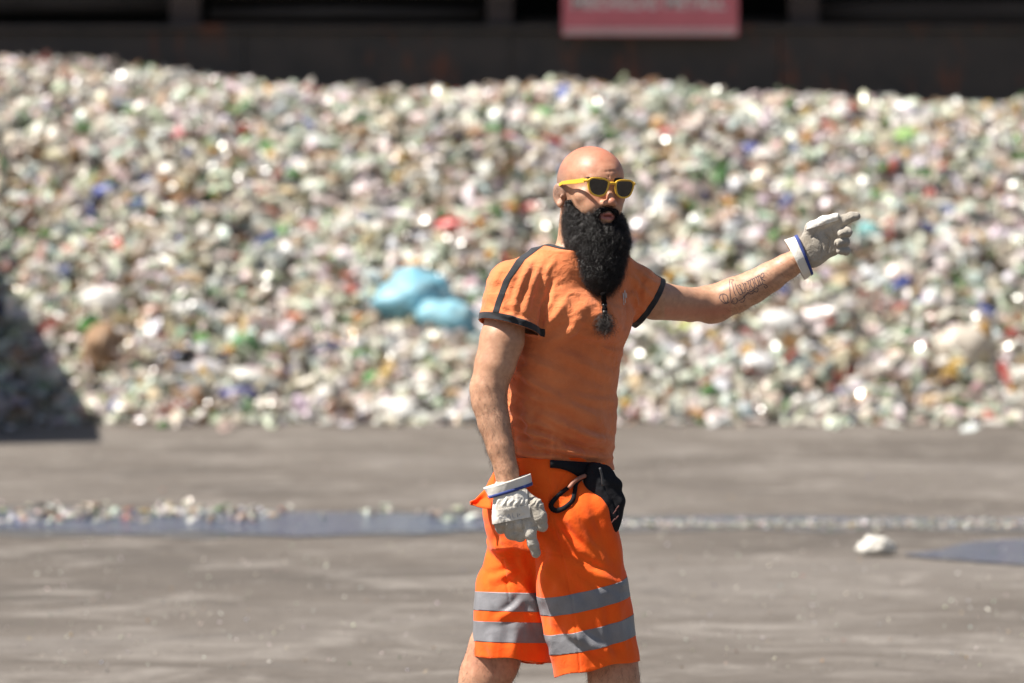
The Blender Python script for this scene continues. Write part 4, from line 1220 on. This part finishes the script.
finger(RG, [g1(525, 500, .006), g1(535, 506, -.004), g1(540, 517, -.008), g1(542.5, 526.5, -.004)], [.0195, .0180, .0165, .0145], .01)
RG.add(cone(g1(509, 488, .01), g1(512, 502, .008), .034, .04, [1, 0, 0], 1.15), .012)
RV, RT = RG.mesh(2); del RG
RN = vnormals(RV, RT)
rx, ry = to_px(RV)
el = np.exp(-((ry-503)/5.5)**2)*(RN[:, 1] < .2)
RV = RV+RN*(el*.0014*np.sin(rx*1.1+2.2*np.sin(ry*.45)+vnoise(RV, 90, 5, 2)*3)+vnoise(RV, 60, 41, 3)*.0022)[:, None]
for (a, b) in (((504.5, 530), (505, 522)), ((514, 533), (514, 523)), ((523.5, 530), (522.5, 520))):
    RV = seam(RV, RN, [a, b], 1.0, .0036)
for (a, b, c_) in ((527, 536, 528), (529, 538, 540), (531, 539, 547)):
    RV = seam(RV, RN, [(a, c_), (b, c_-1)], .9, .0014)
RN = vnormals(RV, RT)
glove = mk('work_glove', RV, RT, LEA, person); glove['label'] = 'pale leather work glove with index finger pointing down'
bvh_g = BVHTree.FromPolygons([tuple(v) for v in RV], RT.tolist())
# knuckle strap of canvas
def quadf(V, q):
    x, y = to_px(V); f = np.full(len(V), 1e3)
    for i in range(4):
        a, b = q[i], q[(i+1) % 4]; f = np.minimum(f, ((b[0]-a[0])*(y-a[1])-(b[1]-a[1])*(x-a[0]))/math.hypot(b[0]-a[0], b[1]-a[1]))
    return f/385
band('knuckle_strap', RV, RT, RN, [lambda V: quadf(V, [(492, 510.5), (530, 504.5), (530.5, 517.5), (493, 524.5)]), lambda V: gd+12.012-V[:, 1]], CAN, glove, .0022, .002)
band('wrist_panel', RV, RT, RN, [lambda V: quadf(V, [(492, 494), (527, 490), (528, 504.5), (492, 510.5)]), lambda V: gd+12.012-V[:, 1]], CAN, glove, .001, .001)
mkk = plain('faded_print', (.20, .24, .32), .8)
ribbon(bvh_g, [[(499, 515), (499.5, 519.5)], [(499, 515), (502, 515.5), (502, 517.5), (499.3, 517.5)], [(504, 514.5), (504.3, 519)], [(504, 519), (506.5, 518.6)], [(509, 513.5), (507.7, 518.4)], [(509, 513.5), (510.8, 518)], [(512.5, 513.2), (513, 517.8), (515.5, 517.3)], [(517, 512.6), (517.3, 517)], [(517.3, 514.8), (520, 514)]] , .0009, .0042, 4).build('strap_print', mkk, glove)

def cuff(name, rings, mat, parent, trim_at, trim_w, n=48, side=None, amp=.0028):
    """flared open tube through elliptical rings: (centre, axis u, axis v) ; trimmed by a coloured binding"""
    V = []; m = len(rings)
    for i, (c, u, v) in enumerate(rings):
        for j in range(n):
            a = 2*math.pi*j/n; w_ = 1+amp*12*math.sin(3*a+i*.3)+amp*6*math.sin(7*a)
            V.append(c+u*math.cos(a)*w_+v*math.sin(a)*w_)
    F = [(i*n+j, i*n+(j+1) % n, (i+1)*n+(j+1) % n, (i+1)*n+j) for i in range(m-1) for j in range(n)]
    o = mk(name, V, F, mat, parent, solid=.0026); o.modifiers['thick'].offset = 0
    t0, t1 = trim_at; Vt = V[t0*n:(t1+1)*n]; cc = [rings[k][0] for k in range(t0, t1+1)]
    Vt = [Vt[k]+nrm(Vt[k]-cc[k//n])*.0022 for k in range(len(Vt))]
    Ft = [(i*n+j, i*n+(j+1) % n, (i+1)*n+(j+1) % n, (i+1)*n+j) for i in range(t1-t0) for j in range(n)]
    t = mk('blue_binding', Vt, Ft, TRIMB, parent, solid=.002); t.modifiers['thick'].offset = 0
    return o
def ringpx(cx, cyy, hwx, hwy, dep, dz):
    c = PX(cx, cyy, dz); u = (PX(cx+hwx, cyy+hwy, dz)-c); ax_ = np.array([0, 1.0, 0]); return c, u, ax_*dep
L_ = []
for t in np.linspace(0, 1, 9):
    L_.append(ringpx(506.8+3.4*t, 481+11.2*t, 22.9-2.0*t, -6.9+.4*t, .040-.004*t, gd+.008))
cuff('cuff', L_, CAN, glove, (6, 8), 2)
c, u, v = L_[-1]

# left glove, pointing away, palm to the camera
ld = .255
def g2(x, y, dz=0): return PX(x, y, ld+dz)
LG = Grid(PX(780, 292, ld-.09), PX(866, 200, ld+.07), .0017)
for (x0, y0, x1, y1, r0, r1) in ((810, 238, 835, 226, 6.4, 6.2), (812, 244, 834, 234, 6.4, 5.8), (813, 251, 834, 243, 6.2, 5.6), (814, 257, 833, 251, 6, 5.2)):
    LG.add(cone(g2(x0, y0), g2(x1, y1), r0/385, r1/385), .014)
LG.add(ell(g2(814, 252), (.026, .018, .036)), .03)
finger(LG, [g2(837, 225, .0), g2(845, 219.5, -.004), g2(851, 217, -.006), g2(856, 216.2, -.004)], [.0165, .0140, .0132, .0118])
finger(LG, [g2(836, 233, 0), g2(846, 231, -.008), g2(848, 232.5, -.026), g2(841, 233.5, -.040)], [.0145, .0122, .0115, .0105])
finger(LG, [g2(836, 241, 0), g2(844, 241, -.008), g2(845, 242, -.028), g2(838, 243, -.042)], [.0140, .0122, .0118, .0115])
finger(LG, [g2(835, 249, 0), g2(843, 249, -.008), g2(846, 251, -.024), g2(840, 250.5, -.036)], [.0130, .0112, .0108, .0100])
finger(LG, [g2(806, 241, -.004), g2(811, 228, -.012), g2(824, 221.5, -.018), g2(836, 217.5, -.014)], [.0150, .0140, .0125, .0110], .012)
LG.add(cone(g2(799, 259, .005), g2(812, 248, .003), .026, .031, [-.3, 0, 1], 1.25), .012)
LV, LT = LG.mesh(2); del LG
LN = vnormals(LV, LT)
LV = LV+LN*(vnoise(LV, 60, 51, 3)*.0016)[:, None]
for pts in ([(812, 238), (818, 228), (828, 222), (837, 219)], [(824, 232), (830, 240), (828, 252)], [(818, 236), (823, 246), (820, 258)], [(832, 229), (836, 238), (836, 247)]):
    LV = seam(LV, LN, pts, .9, .0024)
LN = vnormals(LV, LT)
glove2 = mk('work_glove', LV, LT, LEA, person); glove2['label'] = 'pale leather work glove with pointing index finger'
bvh_g2 = BVHTree.FromPolygons([tuple(v) for v in LV], LT.tolist())
L_ = []
for t in np.linspace(0, 1, 9):
    L_.append(ringpx(794.5+10.5*t, 260-6.2*t, 9.9-2.2*t, 19.5-.8*t, .042-.004*t, ld+.004))
cuff('cuff', L_, CAN, glove2, (6, 8), 2)
band('thumb_panel', LV, LT, LN, [lambda V: quadf(V, [(806, 230), (812, 217), (838, 212), (838, 220)]), lambda V: 12+ld+.02-V[:, 1]], CAN, glove2, .0012, .001)

# ---- beard braid with beads ------------------------------------------
bm2 = plain('dark_beads', (.02, .016, .014), .3, .6)
pts = []
for (x, y) in ((603, 292.5), (603.6, 297), (604.2, 303), (604.6, 310), (605, 316), (605.3, 321)):
    a, n = ray(bvh_shirt, x, y, 0); a = a if a is not None else PX(x, y, -.13)
    yy = a[1]-.012; yy = min(yy, 12-.150) if y < 299 else yy
    pts.append(np.array([(x-512)/FPX*yy, yy, CAMZ-(y-223)/FPX*yy]))
sp = spline(pts, 6)
V_, F_ = tube(sp, [.0048+.0030*abs(math.sin(i*.62)) for i in range(len(sp))], 10)
br = mk('braid', V_, F_, CORE, beard)
for t in (8, 14, 20):
    g = Grid(sp[t]-.015, sp[t]+.015, .0015); g.add(ell(sp[t], (.0075, .0075, .0062)), .001); V, T = g.mesh(1); mk('bead', V, T, bm2, beard)
end = sp[-1]
n = 420; rg = np.random.default_rng(3); dd = nrm_rows(rg.normal(size=(n, 3))*np.array([1, .6, 1])+np.array([0, -.15, -.7]))
strands('tassel', np.tile(end, (n, 1))+dd*.004, dd, np.tile(np.array([0, 0, -1.]), (n, 1)), plain('tassel_hair', (.045, .036, .032), .55), beard, .026, .0005, .8, 6, 6, .75)

# ---- sunglasses --------------------------------------------------------
sgl = empty('sunglasses', tuple(H(0, .10, 0))); tag(sgl, 'yellow framed sunglasses with dark lenses worn on the bald head', 'sunglasses')
ym = NT('yellow_plastic'); ym.base((.80, .46, .035)).set(Roughness=.28); ym.b.inputs['Coat Weight'].default_value = .4; YM = ym.m
lm = NT('dark_lens'); lm.base((.012, .010, .010)).set(Roughness=.06); lm.b.inputs['Coat Weight'].default_value = .6; LMt = lm.m
Fg = nrm(Fh-Uh*.10); Ug = nrm(np.cross(Lh, Fg)) ; Ug = Ug if Ug[2] > 0 else -Ug
Gc = H(0, .1125, -.003)
def lens_outline(s_, grow, n=40):
    """wayfarer-like outline, x away from the nose"""
    out = []
    key = [(-.0235, .012), (-.015, .0185), (.002, .0200), (.019, .0195), (.0275, .0125), (.0255, -.002), (.019, -.0145), (.006, -.0205), (-.009, -.0195), (-.0195, -.0105)]
    K = [np.array([k[0], k[1], 0.]) for k in key]; K2 = K[-1:]+K+K[:2]
    for i in range(1, len(K)+1):
        a, b, c, d = K2[i-1], K2[i], K2[(i+1)], K2[(i+2) % len(K2)]
        for j in range(4):
            t = j/4; out.append(.5*((2*b)+(-a+c)*t+(2*a-5*b+4*c-d)*t*t+(-a+3*b-3*c+d)*t**3))
    out = np.array(out)[:, :2]; cen = out.mean(0)
    dirs = out-cen; r_ = np.linalg.norm(dirs, axis=1)[:, None]
    out = cen+dirs*(r_+grow)/r_
    out[:, 0] *= s_; return out
def g3(x, y, d=0):
    """point on the gently wrapped front: x his left, y up, d forward"""
    return Gc+Lh*x+Ug*y+Fg*(d-1.6*x*x)
m = MB()
for s_ in (-1, 1):
    cx = s_*.0365; O_ = lens_outline(s_, .0045); I_ = lens_outline(s_, -.0004); n = len(O_)
    V = []
    for d_, A_ in ((.003, O_), (.003, I_), (-.002, I_), (-.002, O_)):
        V += [g3(cx+p[0], p[1], d_) for p in A_]
    F = []
    for i in range(n):
        j = (i+1) % n
        for q in range(4): F.append((q*n+i, q*n+j, ((q+1) % 4)*n+j, ((q+1) % 4)*n+i))
    m.add(V, F)
# bridge and hinge blocks
br_ = [g3(x, .0085+.004*math.cos(x/.012*1.2), .0008) for x in np.linspace(-.0125, .0125, 9)]
V_, F_ = tube(br_, .0036, 10); m.add(V_, F_)
for s_ in (-1, 1):
    V_, F_ = tube([g3(s_*.066, .0135, .001), g3(s_*.0705, .0140, -.002), g3(s_*.0735, .0135, -.008)], [.0042, .0046, .004], 10); m.add(V_, F_)
fr = mk('frame', m.V, m.F, YM, sgl); bv = fr.modifiers.new('b', 'BEVEL'); bv.width = .0008; bv.segments = 2; bv.limit_method = 'ANGLE'
for s_ in (-1, 1):
    I_ = lens_outline(s_, .0003); cx = s_*.0365; V = [g3(cx+p[0], p[1], .0014) for p in I_]+[g3(cx, 0, .0030)]
    n = len(I_); mk('lens', V, [(i, (i+1) % n, n) for i in range(n)], LMt, sgl)
    # temple arm: flat bar from the hinge to over the ear
    tp = [g3(s_*.0735, .0135, -.007)]+[H(s_*(.0815+.0035*math.sin(t*3.1)), .075-.085*t, .0085-.004*t) for t in (.05, .25, .5, .75, .92)]+[H(s_*.084, -.022, -.004), H(s_*.083, -.036, -.022), H(s_*.080, -.042, -.036)]
    tp = spline(tp, 4); V = []
    for i, p in enumerate(tp):
        hh = .0062-.0022*min(1, i/len(tp)*1.2); tt = .0015
        tg = tp[min(i+1, len(tp)-1)]-tp[max(i-1, 0)]; up = nrm(np.cross(Lh, nrm(tg))); up = up if up[2] > 0 or i > len(tp)-9 else -up
        if i > 0 and up@pu < 0: up = -up
        pu = up
        V += [p+up*hh+Lh*tt, p+up*hh-Lh*tt, p-up*hh-Lh*tt, p-up*hh+Lh*tt]
    k = len(tp); F = [(4*i+q, 4*i+(q+1) % 4, 4*i+4+(q+1) % 4, 4*i+4+q) for i in range(k-1) for q in range(4)]+[(3, 2, 1, 0), (4*k-4, 4*k-3, 4*k-2, 4*k-1)]
    o = mk('temple', V, F, YM, sgl, smooth=False); bv = o.modifiers.new('b', 'BEVEL'); bv.width = .0009; bv.segments = 2

# ---- belt pouch ---------------------------------------------------------
po = empty('waist_pouch', tuple(PX(603, 490, -.06))); tag(po, 'black fabric waist pouch strapped below the hem of the orange T-shirt', 'pouch')
PG = Grid(PX(570, 545, -.24), PX(632, 455, .12), .0026)
pa = dirax(nrm(Ft*.75+Lt*.1), None)
for (x, y, dp, rx_, ry_, rz_) in ((597, 480, -.085, .036, .03, .043), (604, 498, -.085, .038, .036, .060), (609, 512, -.085, .034, .036, .052)):
    A_ = np.stack([nrm([.95, .2, -.25]), nrm([-.2, .97, 0]), nrm([.25, .05, .97])])
    PG.add(rbox(PX(x, y, dp), (rx_, ry_, rz_), A_, .022), .02)
PG.add(rbox(PX(611.5, 512, -.10), (.022, .02, .036), np.stack([nrm([.95, .2, -.2]), nrm([-.2, .97, 0]), nrm([.2, .05, .97])]), .014), .01)
PV, PT = PG.mesh(2); PN = vnormals(PV, PT); PV = PV+PN*(vnoise(PV, 22, 61, 3)*.006)[:, None]
PV = seam(PV, vnormals(PV, PT), [(598, 470), (606, 490), (613, 500), (620, 520)], 1.0, .003)
mk('bag', PV, PT, BLKF, po)
# belt web that follows the shorts under the hem
m = MB(); Vb = []
xs_ = np.linspace(550, 600, 16)
for i, x in enumerate(xs_):
    t = i/15; y0 = 464+3*t; y1 = 468+(32*t**2.2)
    a, n = ray(bvh_shorts, x, y0+2, .004); 
    if a is None: a = PX(x, y0+2, -.05)
    yy = a[1]-.002; f_ = lambda y: np.array([(x-512)/FPX*yy, yy, CAMZ-(y-223)/FPX*yy])
    Vb += [f_(y0-4), f_(y1)]
mk('belt', Vb, [(2*i, 2*i+2, 2*i+3, 2*i+1) for i in range(15)], BLKF, po, solid=.003)
# hanging strap loop
lo = []
for (x, y) in ((579, 478), (573, 484), (564, 491), (555, 500), (551.5, 507), (556, 511), (565, 509), (572, 503), (574.5, 494), (575.5, 485), (580, 479)):
    a, n = ray(bvh_shorts, x, y, .007); lo.append(a if a is not None else PX(x, y, -.15))
lo = spline(lo, 5); Vb = []
for i, p in enumerate(lo):
    tg = nrm(lo[min(i+1, len(lo)-1)]-lo[max(i-1, 0)]); s_ = nrm(np.cross(tg, [0, -1, 0])); hw = .0042+.0022*math.sin(i/len(lo)*math.pi)
    Vb += [p-s_*hw+np.array([0, -.002*math.sin(i*.4), 0]), p+s_*hw]
mk('strap_loop', Vb, [(2*i, 2*i+1, 2*i+3, 2*i+2) for i in range(len(lo)-1)], BLKF, po, solid=.002)
gl = []
for (x, y) in ((568, 489), (572, 483), (577, 479), (582, 477)):
    a, n = ray(bvh_shorts, x, y, .012); gl.append(a if a is not None else PX(x, y, -.15))
V_, F_ = tube(spline(gl, 4), .0055, 8); mk('loop_knot', V_, F_, plain('copper_cord', (.32, .14, .09), .6, .5, .3, 80), po)
V_, F_ = tube(spline([PX(552, 507, -.165), PX(556, 509, -.167), PX(560, 508.5, -.167)], 4), [.004]*9, 8)
m = MB(); 
for (x, y) in ((615, 512), (617, 518), (613.5, 521), (617.5, 508)):
    d_ = -.148; V_, F_ = tube([PX(x-1.5, y+2, d_), PX(x, y, d_-.002), PX(x+1.6, y-2, d_)], .0016, 6); m.add(V_, F_)
m.build('faded_print', plain('dull_pink_print', (.12, .04, .035), .8), po)
V_, F_ = tube(spline([PX(600, 468, -.20), PX(602, 476, -.195), PX(603, 486, -.19)], 4), [.003]*9, 8); mk('buckle_strap', V_, F_, plain('grey_web', (.05, .05, .055), .6), po)
